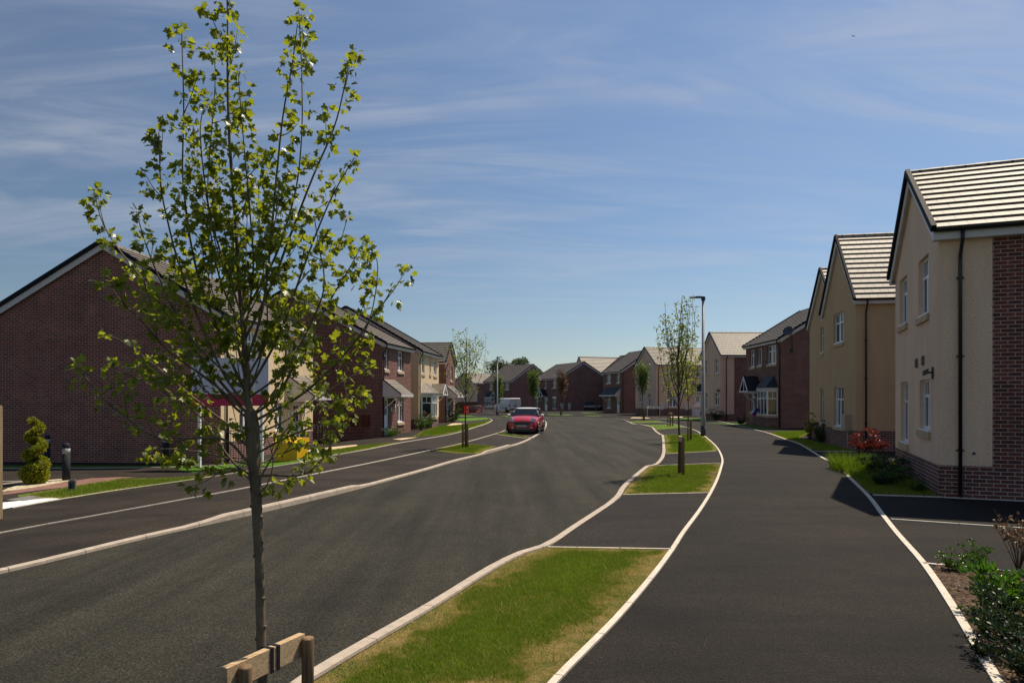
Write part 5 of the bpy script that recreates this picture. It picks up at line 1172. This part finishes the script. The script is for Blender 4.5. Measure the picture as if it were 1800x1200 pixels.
# second house
shrub('shrub', (13.75, 30.3), .95, .55, 900, 'leaf', M_LEAFDK, "rounded dark shrub at the plinth of the buff house", .075, 74, 14)
shrub('shrub', (13.5, 31.0), 1.45, .30, 500, 'leaf', M_LEAFY, "upright yellow-leaved shrub behind the dark one at the buff house", .09, 75, 8, shape=.3)
shrub('shrub', (13.0, 28.7), 1.05, .34, 700, 'leaf', M_LEAFMID, "green upright shrub right of the yellow one by the step in the buff house wall", .075, 76, 10)
grass([(p[0], p[1]) for p in LAWN2], 30000, .06, .016, "front lawn of the buff rendered house", 0.12, .6, seed=16, greenest=.84)
shrub('shrub', (16.6, 49.5), .55, .6, 500, 'leaf', M_LEAFDK, "low dark planting under the windows of the right brick house", .09, 77, 12)
shrub('shrub', (17.4, 58.2), 1.1, .8, 700, 'leaf', M_LEAFDK, "dark bush at the foot of the cream gable behind the lamp post", .12, 78, 14)
# left houses
shrub('shrub', (-6.35, 35.75), .42, .75, 900, 'leaf', M_LEAFMID, "low spreading shrub by the brick corner and white front door on the left", .08, 81, 16, shape=.2)
shrub('shrub', (-5.55, 41.6), .75, .6, 700, 'leaf', M_LEAFMID, "medium shrub below the front window of the left brick house", .08, 82, 14)
shrub('shrub', (-5.55, 44.3), 1.15, .75, 1100, 'leaf', M_LEAFMID, "rounded green shrub at the corner of the cream bay-window house", .085, 83, 18)
shrub('shrub', (-4.60, 52.5), .75, .7, 600, 'leaf', M_LEAFDK, "dark shrub beyond the bay-window house near the pale slabs", .09, 84, 14); shrub('shrub', (-4.75, 56.2), 1.5, .8, 800, 'leaf', M_LEAFMID, "tall rounded shrub below the far left porch", .11, 85, 16)
# spiral topiary
tx, ty = G(62, 850); o = thing('spiral_topiary', (tx, ty, terr(tx)), 0, "golden conifer clipped into a spiral on the gravel bed", "topiary"); r = np.random.default_rng(91); sc = ty / FPX; Ht = 118 * sc
m = MB(); m.tube([(0, 0, -.05), (0, 0, Ht)], [.02, .012], 6); m.build('trunk', M_TWIG, o); hp, hr = [], []
for k in range(160):
    t = k / 159; a = t * 2 * math.pi * 3.1 + 2.4; R0 = (21 - 12 * t ** .8) * sc; hp.append((math.cos(a) * R0 * .72, math.sin(a) * R0 * .72, (.10 + .84 * t) * Ht)); hr.append((11.0 - 4.6 * t) * sc)
core = MB(); core.tube(hp, [q * .8 for q in hr], 8); core.ball((0, 0, 17 * sc), 17 * sc, 10, 8); P, D = [], []
for _ in range(6200):
    k = int(r.integers(0, 160)); d = rnd_dir(r, 1)[0]; P.append(np.array(hp[k]) + d * hr[k] * .9); D.append(d + r.normal(0, .35, 3) + np.array([0, 0, .3]))
for _ in range(2600):
    d = rnd_dir(r, 1)[0]; P.append(np.array([0, 0, 17.5 * sc]) + d * 19 * sc); D.append(d + r.normal(0, .35, 3))
core.build('core', plain("conifer_core", (0.045, 0.055, 0.008), .9, .1), o); L_ = .030 + .045 * r.random(len(P)) ** 3; leaves('foliage', np.array(P), np.array(D), L_, 'leaf', M_CONIFER, o, r, flat=.2)
# bark chips on the mulch bed
q = poly_area_pts(MULCH, 9000, r); n = len(q); P = np.stack([q[:, 0], q[:, 1], np.full(n, .016) + .012 * r.random(n)], 1); D = np.stack([r.normal(0, 1, n), r.normal(0, 1, n), r.normal(0, .18, n)], 1)
tag(leaves('bark_mulch', P, D, .018 + .03 * r.random(n), 'lance', M_CHIP, None, r, flat=.85, tint=r.random(n) ** 2), "brown bark chips scattered over the planting bed", "mulch", None, 'stuff')

# ================================================================== VEHICLES
def subsurf(o, n=1):
    md = o.modifiers.new("subdivision", 'SUBSURF'); md.levels = n; md.render_levels = n
    for p in o.data.polygons: p.use_smooth = True
    return o
def loft(stations, prof, closed=True):
    """stations: list of rings (same count)"""
    mb = MB(); mb.smooth = True; n = len(stations[0]); i0 = 0
    for rg in stations: mb.v += [tuple(p) for p in rg]
    for k in range(len(stations) - 1):
        for j in range(n):
            a = k * n + j; b = k * n + (j + 1) % n; mb.f.append((a, b, b + n, a + n)); mb.sm.append(True)
    mb.f.append(tuple(range(n))[::-1]); mb.sm.append(True); mb.f.append(tuple(range((len(stations) - 1) * n, len(stations) * n))); mb.sm.append(True)
    return mb
def body_ring(y, w, zb, zt, cr):
    h = [(0, zb), (w * .55, zb), (w * .90, zb + .02), (w * .985, zb + .12), (w, (zb + zt) / 2), (w * .985, zt - .12), (w * .93, zt - .03), (w * .72, zt + cr * .6), (w * .35, zt + cr * .95), (0, zt + cr)]
    return [(x, y, z) for x, z in h] + [(-x, y, z) for x, z in h[-2:0:-1]]
def wheel(parent, x, y, rad, wid, side):
    t = MB(); pr = [(rad * .62, -wid / 2), (rad * .93, -wid / 2), (rad, -wid * .32), (rad, wid * .32), (rad * .93, wid / 2), (rad * .62, wid / 2)]
    t.lathe(pr, n=22); t.v = [(x + p[2], y + p[0], rad + p[1]) for p in t.v]; w = t.build('wheel', M_TYRE, parent)
    h = MB(); xo = x + side * wid * .42
    h.lathe([(rad * .10, 0), (rad * .58, .0), (rad * .62, .012), (rad * .66, .0)], n=20); h.v = [(xo + side * p[2], y + p[0], rad + p[1]) for p in h.v]
    for k in range(5):
        a = k * 2 * math.pi / 5; h.tube([(xo + side * .02, y, rad), (xo + side * .02, y + math.cos(a) * rad * .62, rad + math.sin(a) * rad * .62)], rad * .09, 5)
    h.build('rim', M_STEEL, w)
def arch(parent, x, y, rad, side):
    m = MB(); pts = [(x, y + math.cos(t) * (rad + .045), rad + math.sin(t) * (rad + .045)) for t in [math.pi * (-.10 + 1.2 * k / 12) for k in range(13)]]; m.tube(pts, .042, 6); return m.build('wheel_arch', M_BLACK, parent)

def hatchback(name, loc, rz, paint, roofmat, label, mini=True, s=(1, 1, 1), mirror=None):
    o = thing(name, (loc[0], loc[1], terr(loc[0])), rz, label, "car"); o.scale = s
    st = [(0.0, .62, .22, .62, .02), (.07, .73, .20, .70, .04), (.22, .79, .19, .80, .07), (.5, .825, .19, .865, .085), (.85, .84, .19, .905, .085), (1.2, .845, .19, .945, .06), (1.9, .845, .19, .955, .03), (2.7, .845, .19, .955, .02), (3.2, .83, .20, .945, .02), (3.5, .80, .22, .90, .02), (3.66, .74, .26, .80, .02), (3.7, .66, .32, .66, .01)]
    subsurf(loft([body_ring(*a) for a in st], None).build('body', paint, o), 1)
    def ring(y, w, z, zt=None): return [(-w, y, z), (w, y, z)]
    g = MB(); B = [(-.76, 1.08, .96), (.76, 1.08, .96), (.79, 1.5, .96), (.79, 3.05, .955), (.70, 3.52, .93), (-.70, 3.52, .93), (-.79, 3.05, .955), (-.79, 1.5, .96)]; T = [(-.55, 1.62, 1.345), (.55, 1.62, 1.345), (.60, 1.85, 1.355), (.59, 2.95, 1.345), (.55, 3.26, 1.31), (-.55, 3.26, 1.31), (-.59, 2.95, 1.345), (-.60, 1.85, 1.355)]
    for k in range(8): g.face([B[k], B[(k + 1) % 8], T[(k + 1) % 8], T[k]])
    g.build('window', M_CARGL, o, recalc=True)
    p = MB()                                                      # pillars
    for k in (0, 1, 2, 3, 4, 5, 6, 7): p.tube([B[k], T[k]], .024 if k in (0, 1, 4, 5) else .016, 5)
    p.build('pillar', M_BLACK, o)
    r_ = []
    for y, w, z, cr in ((1.56, .52, 1.34, .015), (1.66, .585, 1.352, .035), (1.95, .615, 1.362, .05), (2.6, .615, 1.36, .05), (3.1, .60, 1.34, .035), (3.34, .55, 1.315, .01)):
        r_.append([(-w, y, z - .02), (-w * 1.0, y, z + .012), (-w * .7, y, z + cr * .8), (0, y, z + cr), (w * .7, y, z + cr * .8), (w, y, z + .012), (w, y, z - .02), (0, y, z - .02)])
    subsurf(loft(r_, None).build('roof', roofmat, o), 1)
    rad = .30
    for x in (-.735, .735):
        sd = 1 if x > 0 else -1
        for y in (.62, 3.08): wheel(o, x, y, rad, .19, sd); arch(o, x + sd * .10, y, rad, sd)
        h = MB(); h.ball((0, 0, 0), (.135, .07, .165), 14, 10); h.v = [(x * .81 + p[0] + sd * p[1] * .25, .145 + p[1] + sd * p[0] * .42, .70 + p[2] - p[1] * .3) for p in h.v]; hl = h.build('headlight', M_LENS, o)
        c = MB(); c.tube([(x * .81 + .142 * math.cos(t), .125 + sd * .142 * .42 * math.cos(t), .70 + .172 * math.sin(t)) for t in [2 * math.pi * k / 20 for k in range(21)]], .013, 5, cap=False); c.build('headlight_ring', M_CHROME, hl)
        m = MB(); m.ball((sd * .93, 1.34, .985), (.105, .07, .075), 12, 8); m.build('mirror', mirror or roofmat, o)
        f = MB(); f.tube([(sd * .50, .015, .36), (sd * .50, .075, .36)], .055, 10); f.build('fog_lamp', M_LENS, o)
        i = MB(); i.ball((sd * .64, .09, .44), (.05, .03, .025), 8, 6); i.build('indicator', M_BLIND, o)
        d = MB(); d.box(sd * .848, sd * .852, 1.45, 1.46, .35, .93); d.box(sd * .848, sd * .852, 2.62, 2.63, .35, .93); d.box(sd * .85, sd * .875, 2.38, 2.52, .80, .835); d.build('door_handle', M_BLACK, o)
        s2 = MB(); s2.box(sd * .80, sd * .862, .95, 2.75, .17, .26); s2.build('side_sill', M_BLACK, o)
        tl = MB(); tl.ball((sd * .66, 3.63, .72), (.06, .05, .12), 8, 6); tl.build('tail_light', M_LAMPR, o)
    gr = MB(); pr = [(-.47, .575), (-.38, .66), (.38, .66), (.47, .575), (.36, .49), (-.36, .49)]
    gr.face([(x, -.022 + .14 * x * x, z) for x, z in pr]); gr.face([(x, .08, z) for x, z in pr])
    for k in range(6): a, b = pr[k], pr[(k + 1) % 6]; gr.face([(a[0], -.022 + .14 * a[0] ** 2, a[1]), (b[0], -.022 + .14 * b[0] ** 2, b[1]), (b[0], .08, b[1]), (a[0], .08, a[1])])
    gr.build('grille', M_DGREY, o)
    it = MB(); it.box(-.44, .44, -.012, .1, .235, .335); it.build('intake', M_BLACK, o); b2 = MB(); b2.tube([(-.42, -.016, .285), (.42, -.016, .285)], .010, 5); b2.build('chrome_bar', M_CHROME, o)
    lp = MB(); lp.box(-.27, .27, -.045, -.03, .395, .505); lp.build('number_plate', M_PLATE, o); sp = MB(); sp.box(-.70, .70, .02, .3, .15, .225); sp.build('lower_bumper', M_BLACK, o)
    bd = MB(); bd.tube([(-.09, .115, .745), (-.045, .10, .752), (0, .097, .762), (.045, .10, .752), (.09, .115, .745)], .012, 5); bd.build('bonnet_badge', M_CHROME, o)
    wl = MB()
    for x in (-.25, .3): wl.tube([(x, 1.07, .985), (x + .38, 1.24, 1.10)], .008, 4)
    wl.build('wiper', M_BLACK, o); return o
hatchback('parked_car', (.52, 36.3), R(-9), M_REDP, M_WPAINT, "small red hatchback with white roof and white mirrors parked at the kerb")
hatchback('parked_car', (13.9, 105.0), R(62), M_NAVY, M_NAVY, "dark blue car parked beside the grey flank of the narrow cream house", s=(1.05, 1.15, 1.02))
hatchback('parked_car', (14.6, 112.0), R(70), plain("silver_paint", (0.30, 0.30, 0.31), .3, .5, coat=.6), plain("silver_roof", (0.30, 0.30, 0.31), .3, .5), "silver car whose roof shows behind the dark blue parked car", s=(1.05, 1.15, 1.12))
def van(loc, rz):
    o = thing('parked_van', (loc[0], loc[1], 0), rz, "white panel van parked with its rear doors towards the street", "van")
    def ring(y, w, zb, zt, tw): return [(-w, y, zb), (-w, y, (zb + zt) * .52), (-tw, y, zt - .10), (-tw * .85, y, zt), (tw * .85, y, zt), (tw, y, zt - .10), (w, y, (zb + zt) * .52), (w, y, zb)]
    st = [ring(0, .90, .42, 1.90, .80), ring(.06, .93, .36, 1.94, .83), ring(3.2, .95, .32, 1.96, .84), ring(3.75, .95, .32, 1.90, .82), ring(4.05, .94, .34, 1.45, .84), ring(4.75, .90, .36, 1.12, .82), ring(4.95, .84, .40, .85, .78)]
    b = loft(st, None).build('body', M_VAN, o)
    for p in b.data.polygons: p.use_smooth = False
    g = MB(); g.face([(-.78, 3.80, 1.86), (.78, 3.80, 1.86), (.80, 4.08, 1.42), (-.80, 4.08, 1.42)]); g.v = [(x, y + .02, z + .02) for x, y, z in g.v]
    for sd in (-1, 1): g.face([(sd * .955, 3.0, 1.12), (sd * .965, 3.9, 1.12), (sd * .875, 3.75, 1.72), (sd * .87, 3.0, 1.72)])
    g.build('window', M_CARGL, o); d = MB()
    d.box(-.012, .012, -.012, 0, .5, 1.85); d.box(-.26, .26, -.02, -.002, .86, .98); d.build('rear_door', M_DGREY, o); bm = MB(); bm.box(-.90, .90, -.06, .1, .32, .50); bm.build('bumper', M_BLACK, o)
    for sd in (-1, 1):
        t = MB(); t.box(sd * .80, sd * .93, -.018, .05, .78, 1.10); t.build('tail_light', M_LAMPR, o); h = MB(); h.ball((sd * .70, 4.86, .82), (.14, .06, .10), 8, 6); h.build('headlight', M_LENS, o); mm = MB(); mm.ball((sd * 1.05, 3.85, 1.25), (.09, .06, .14), 8, 6); mm.build('mirror', M_BLACK, o)
        for y in (.95, 4.05): wheel(o, sd * .84, y, .33, .22, sd)
        s3 = MB(); s3.box(sd * .955, sd * .962, .5, 3.0, .62, .70); s3.build('side_strip', M_DGREY, o)
    return o
van((.45, 92.0), R(26))

# ================================================================== STREET FURNITURE
def lamp_post(name, loc, hgt, arm, label, r0=.085):
    o = thing(name, (loc[0], loc[1], 0), 0, label, "street lamp", "street lamps"); m = MB(); m.lathe([(r0 * 1.25, -.2), (r0 * 1.25, .95), (r0 * .95, 1.02), (r0 * .62, hgt)], n=16); p = m.build('post', M_STEEL, o)
    b = MB(); b.lathe([(r0 * 1.27, -.01), (r0 * 1.27, .52)], n=16); b.build('base_paint', M_DGREY, p); d = MB(); d.box(-.05, .05, -r0 * 1.32, -r0 * 1.1, .5, .92); d.build('access_door', M_STEEL, p)
    h = MB(); sg = 1 if arm > 0 else -1; L = abs(arm)
    h.box(-.09, .09, -.07, .07, hgt - .14, hgt + .06); h.box(0, L, -.10, .10, -.035, .035, xf=lambda q: (sg * q[0], q[1] * (1 if q[0] > 0 else .7), hgt + .03 + (.02 - q[2] * .2 if q[0] > 0 else 0) * -1 + q[2] * (.5 if q[0] > 0 else 1.3)))
    for k in range(5): h.box(sg * (.12 + k * .06), sg * (.14 + k * .06), -.08, .08, hgt + .05, hgt + .085)
    h.build('lamp_head', M_BLACK, o); l = MB(); l.box(*sorted((sg * L * .45, sg * L * .92)), -.075, .075, hgt - .012, hgt - .004); l.build('lens', M_LENS, o); return o
lamp_post('street_lamp', G(1236, 766), 7.02, -.68, "tall grey lamp post with flat black head on the right-hand verge", .10)
lamp_post('street_lamp', (-1.70, 79.0), 6.65, .60, "far lamp post standing beside the white van", .10)

M_BOLL = plain('bollard_grey', (0.022, 0.025, 0.032), .75, .15)
def bollard(loc, hgt, rad, label):
    o = thing('bollard_light', (loc[0], loc[1], terr(loc[0])), 0, label, "bollard", "round-topped bollard lights"); m = MB(); m.lathe([(rad * 1.02, -.1), (rad, hgt * .70)], n=18); m.build('post', M_BOLL, o)
    l = MB(); l.lathe([(rad * .96, hgt * .70), (rad * .96, hgt * .86)], n=18); l.build('lens', M_BLIND, o); c = MB(); c.lathe([(rad * 1.03, hgt * .86), (rad * 1.03, hgt * .90), (rad * .9, hgt * .955), (rad * .55, hgt * .99), (.004, hgt)], n=18); c.build('cap', M_BOLL, o)
g = G(116.5, 844); bollard(g, 66.5 * g[1] / FPX, 6.2 * g[1] / FPX, "round-topped bollard light beside the gravel bed, nearest the road")
g = G(83, 816); bollard(g, 52 * g[1] / FPX, 4.6 * g[1] / FPX, "bollard light standing in shade behind the spiral topiary")
g = G(291, 814); bollard(g, 52 * g[1] / FPX, 4.8 * g[1] / FPX, "bollard light in shade against the brick gable behind the maple leaves")
g = G(127, 862); s_ = g[1] / FPX; o = thing('ground_light', (g[0], g[1], terr(g[0])), R(20), "small grey hooded light on the grass beside the bollard", "garden light"); m = MB()
for a, b, c, d in ((-.075, -.045, 0, .22), (.045, .075, 0, .22)): m.box(a, b, -.07, .07, c, d)
m.box(-.075, .075, -.07, .07, .20, .25); m.box(-.06, .06, -.055, .055, .25, .275); m.box(-.045, .045, .02, .06, 0, .20); m.build('housing', plain("mid_grey_metal", (.10, .105, .11), .5), o); m = MB(); m.box(-.05, .05, -.05, .0, 0, .05); m.build('base', M_SLAB, o)
g = G(-4, 912); o = thing('timber_post', (g[0] - .02, g[1], terr(g[0])), 0, "square timber post at the left edge by the white gravel", "post"); m = MB(); hh = 200 * g[1] / FPX; m.box(-.05, .07, -.06, .06, -.1, hh - .02); m.box(-.04, .06, -.05, .05, hh - .02, hh); m.build('post', wood_mat("weathered_timber", (.22, .16, .09), (.36, .27, .16)), o)

# sign board on posts behind the maple
g1 = G(349.5, 822); X1, Y1 = g1; s_ = Y1 / FPX; zt = terr(X1)
o = thing('sign_board', (X1, Y1, zt), R(-3), "large white and red advertising board on white posts behind the maple", "sign"); W_ = 139 * s_; zr0 = (822 - 713) * s_; zr1 = (822 - 692.5) * s_; ztop = (822 - 629) * s_; x0 = -13.5 * s_
m = MB(); m.box(x0, x0 + W_, -.03, .0, zr1, ztop); b = m.build('board_panel', M_BOARD, o); m = MB(); m.box(x0, x0 + W_, -.032, .0, zr0, zr1 - .002); m.build('red_band', M_BRED, o)
for x in (0, W_ - 27 * s_): m = MB(); m.box(x - .045, x + .045, .003, .09, -.2, ztop); m.build('post', M_WPAINT, o)
def text(body, size, loc, mat, parent, name='lettering', rot=(R(90), 0, 0), align='LEFT'):
    c = bpy.data.curves.new(name, 'FONT'); c.body = body; c.size = size; c.extrude = .002; c.align_x = align; c.materials.append(mat)
    tmp = bpy.data.objects.new(name, c); COL.objects.link(tmp); dg = bpy.context.evaluated_depsgraph_get(); me = bpy.data.meshes.new_from_object(tmp.evaluated_get(dg)); bpy.data.objects.remove(tmp); t = bpy.data.objects.new(name, me); COL.objects.link(t); t.parent = parent; t.location = loc; t.rotation_euler = rot; return t
text("& C", .34, (x0 + .07, -.036, zr1 + .05), M_INK, b); text("W", .34, (x0 + 1.75, -.036, zr1 + .42), M_INK, b)
# black railings and yellow grit bin
def railing(A, Bp, hgt, label):
    o = thing('railing', (A[0], A[1], terr(A[0])), math.atan2(Bp[1] - A[1], Bp[0] - A[0]), label, "railing", "black metal railings"); L = math.hypot(Bp[0] - A[0], Bp[1] - A[1]); zb = terr(Bp[0]) - terr(A[0]); n = max(2, int(L / .13))
    m = MB(); zz = lambda x: zb * x / L
    for z in (.12, hgt - .16): m.box(0, L, -.012, .012, 0, .03, xf=lambda p: (p[0], p[1], z + p[2] + zz(p[0])))
    m.build('rail', M_BLACK, o); m = MB()
    for k in range(1, n): x = k * L / n; m.tube([(x, 0, zz(x) + .06), (x, 0, zz(x) + hgt - .03)], .009, 5); m.ball((x, 0, zz(x) + hgt - .01), .018, 6, 4)
    m.build('bars', M_BLACK, o)
    for x in (0, L): m = MB(); m.box(x - .03, x + .03, -.03, .03, zz(x) - .1, zz(x) + hgt + .02); m.build('post', M_BLACK, o)
ga, gb2 = G(401, 812), G(452, 812); railing(ga, gb2, 62 * ga[1] / FPX, "black metal railing left of the maple trunk by the cream house front")
ga, gb2 = G(531, 803), G(580, 800); railing(ga, gb2, 55 * ga[1] / FPX, "black metal railing to the right of the yellow grit bin")
ga, gb2 = G(391.5, 812), G(391.5, 806)
g = G(508, 809); s_ = g[1] / FPX; o = thing('grit_bin', (g[0], g[1] + .1, terr(g[0])), R(-8), "yellow grit bin with sloping lid beside the railing", "bin"); m = MB(); w2, d2, h2 = 24 * s_, .42, 36 * s_
xs = lambda p: (p[0] * (1 - .06 * (1 - p[2] / h2)), p[1] * (1 - .08 * (1 - p[2] / h2)), p[2])
m.box(-w2 * .8, w2, -d2, d2, 0, h2 * .80, xf=xs); m.build('bin_body', M_YEL, o); m = MB(); A = [(-d2 - .04, h2 * .80), (d2 + .04, h2 * .80), (d2 + .04, h2 * 1.08), (-d2 * .2, h2 * 1.12), (-d2 - .04, h2 * .90)]
for x in (-w2 * .84, w2 * 1.05): m.face([(x, y, z) for y, z in A])
for k in range(5): a, b_ = A[k], A[(k + 1) % 5]; m.face([(-w2 * .84, *a), (w2 * 1.05, *a), (w2 * 1.05, *b_), (-w2 * .84, *b_)])
m.build('lid', M_YEL, o)
# street name signs
def street_sign(px0, px1, pyt, pyb, pyg, Y, label, matp, matw=None):
    x0, x1 = (px0 - 900) / FPX * Y, (px1 - 900) / FPX * Y; z = lambda y: CAM_H - (y - 700) / FPX * Y; o = thing('street_name_sign', ((x0 + x1) / 2, Y, 0), 0, label, "street sign"); w = (x1 - x0) / 2; m = MB(); m.box(-w, w, -.02, .0, z(pyb), z(pyt)); p = m.build('plate', matp, o)
    t = MB()                                                      # worn dark lettering strip, unreadable at this distance
    if matw:
        n = 10; zc = (z(pyb) + z(pyt)) / 2; hh = (z(pyt) - z(pyb)) * .22; t.box(-w * .98, w * .98, -.022, -.0205, z(pyb) + .02, z(pyb) + .035)
        for k in range(n):
            if k != 4: x = -w * .62 + k * w * 1.5 / n; t.box(x, x + w * .075, -.023, -.0205, zc - hh, zc + hh); t.box(x, x + w * .11, -.0235, -.0215, zc - hh * (.2 if k % 2 else -1) , zc - hh * (.2 if k % 2 else -1) + .03)
        t.build('lettering', matw, p)
    for s in (-w * .92, w * .98): m = MB(); m.box(s - .04, s + .04, .001, .07, -.1, z(pyb) + .1); m.build('post', M_PLATE, o)
street_sign(1137, 1160, 714.2, 718.2, 734.2, 68.5, "long white street name sign on two posts at the far kerb", M_WPAINT, M_DGREY)
street_sign(1220, 1238, 715.5, 719.3, 731.5, 72.5, "plain street name sign half hidden behind the lamp post", M_BOXB)
o = thing('utility_cabinet', (20.1, 74.6, 0), 0, "pale utility cabinet behind the lamp post at the cream house", "cabinet"); m = MB(); m.box(-.42, .42, -.2, .2, .35, 1.05); m.box(-.45, .45, -.23, .23, 1.05, 1.10); m.box(-.40, .40, -.17, .17, -.1, .35); m.build('cabinet_body', M_BOXW, o)
for px, Y, w, h, lab in ((988, 99, .42, .85, "pale blue-grey utility box by the russet tree"), (1001, 100, .30, .85, "narrow pale utility box right of the blue-grey one at the brick gable")):
    o = thing('utility_box', ((px - 900) / FPX * Y, Y, 0), R(10), lab, "utility box"); m = MB(); m.box(-w / 2, w / 2, -.12, .12, .35, .35 + h); m.box(-w / 2 - .02, w / 2 + .02, -.14, .14, .35 + h, .39 + h); m.tube([(0, 0, -.1), (0, 0, .35)], .05, 6); m.build('box_body', plain("box_grey_blue", (.34, .38, .42), .5), o)
# brown fence and works barriers at the far left
def board_fence(A, Bp, h, label):
    L = math.hypot(Bp[0] - A[0], Bp[1] - A[1]); o = thing('timber_fence', (A[0], A[1], terr(A[0])), math.atan2(Bp[1] - A[1], Bp[0] - A[0]), label, "fence"); m = MB(); n = int(L / .16); r = random.Random(3)
    for k in range(n): x = k * L / n; e = r.uniform(-.006, .006); m.box(x + .003, x + L / n - .003, -.012 + e, .012 + e, 0, h)
    m.build('fence_panel', M_FENCEW, o); m = MB(); m.box(0, L, -.03, .03, h + .001, h + .05); m.build('capping_rail', M_FENCEW, o)
    for k in range(int(L / 1.9) + 1): m = MB(); x = min(L, k * 1.9); m.box(x - .05, x + .05, .014, .11, -.1, h + .08); m.build('fence_post', M_FENCEW, o)
board_fence((-9.6, 88.0), (-4.6, 92.5), 1.75, "reddish brown board fence behind the sparse tree on the left")
board_fence((-14, 60), (-8.9, 76), 1.75, "brown board fence running back beside the far left brick house")
def barrier(A, Bp, label, red):
    L = math.hypot(Bp[0] - A[0], Bp[1] - A[1]); o = thing('works_barrier', (A[0], A[1], 0), math.atan2(Bp[1] - A[1], Bp[0] - A[0]), label, "barrier", "temporary works barriers"); m = MB(); h = 1.05
    m.tube([(0, 0, .18), (0, 0, h), (L, 0, h), (L, 0, .18), (0, 0, .18)], .022, 6); m.build('frame', M_STEEL, o); m = MB()
    for k in range(1, 15): m.tube([(k * L / 15, 0, .18), (k * L / 15, 0, h)], .007, 4)
    m.build('bars', M_STEEL, o)
    for x in (.25, L - .25): m = MB(); m.box(x - .03, x + .03, -.35, .35, 0, .03); m.tube([(x, 0, 0), (x, 0, .2)], .02, 5); m.build('foot', M_STEEL, o)
    if red: m = MB(); m.tube([(L * .82 + .34 * math.cos(t), -.04, .62 + .36 * math.sin(t)) for t in [math.pi * (.85 + 1.5 * k / 14) for k in range(15)]], .07, 6); m.build('warning_loop', M_HIVIS, o)
barrier((-3.55, 80.0), (-1.95, 80.3), "right-hand steel works barrier near the far lamp post", False); barrier((-5.1, 80.2), (-3.6, 80.0), "middle steel works barrier with a red loop", True)
o = thing('works_barrier', (-5.65, 81.0, 0), R(70), "red plastic works barrier seen end-on behind the sparse tree", "barrier", "temporary works barriers"); m = MB(); m.box(0, 1.2, -.03, .03, .65, 1.0); m.box(0, 1.2, -.03, .03, .25, .45)
for x in (.1, 1.1): m.box(x - .05, x + .05, -.035, .035, 0, 1.02); m.box(x - .04, x + .04, -.3, .3, 0, .05)
m.build('barrier_panel', M_HIVIS, o)
o = thing('garden_windsock', (16.35, 46.2, 0), 0, "small purple and pink windsock on a stick by the right-hand brick house", "garden ornament"); m = MB(); m.tube([(-.35, 0, -.1), (-.05, 0, .75)], .012, 5); m.build('stick', M_BOXB, o); m = MB(); m.tube([(-.03, 0, .78), (.28, 0, 1.22)], [.10, .13], 10); m.build('sock', M_PURPLE, o); m = MB(); m.tube([(-.12, 0, .66), (-.032, 0, .777)], [.07, .10], 10); m.build('tail', M_PINKF, o)
# a gull far off
o = thing('bird', ((1500 - 900) / FPX * 120, 120, CAM_H + 636 / FPX * 120), R(30), "tiny bird gliding high in the sky at the upper right", "bird"); m = MB()
m.tube([(0, -.16, 0), (0, -.06, .01), (0, .08, .01), (0, .2, 0)], [.01, .05, .045, .01], 6)
for sd in (-1, 1): m.face([(0, -.06, .02), (sd * .22, -.08, .09), (sd * .50, .02, .02), (sd * .24, .05, .08), (0, .07, .02)]); m.face([(0, -.06, .012), (sd * .22, -.08, .082), (sd * .50, .02, .014), (sd * .24, .05, .072), (0, .07, .012)])
m.build('body', plain('bird_grey', (.16, .19, .25), .8, .1), o)
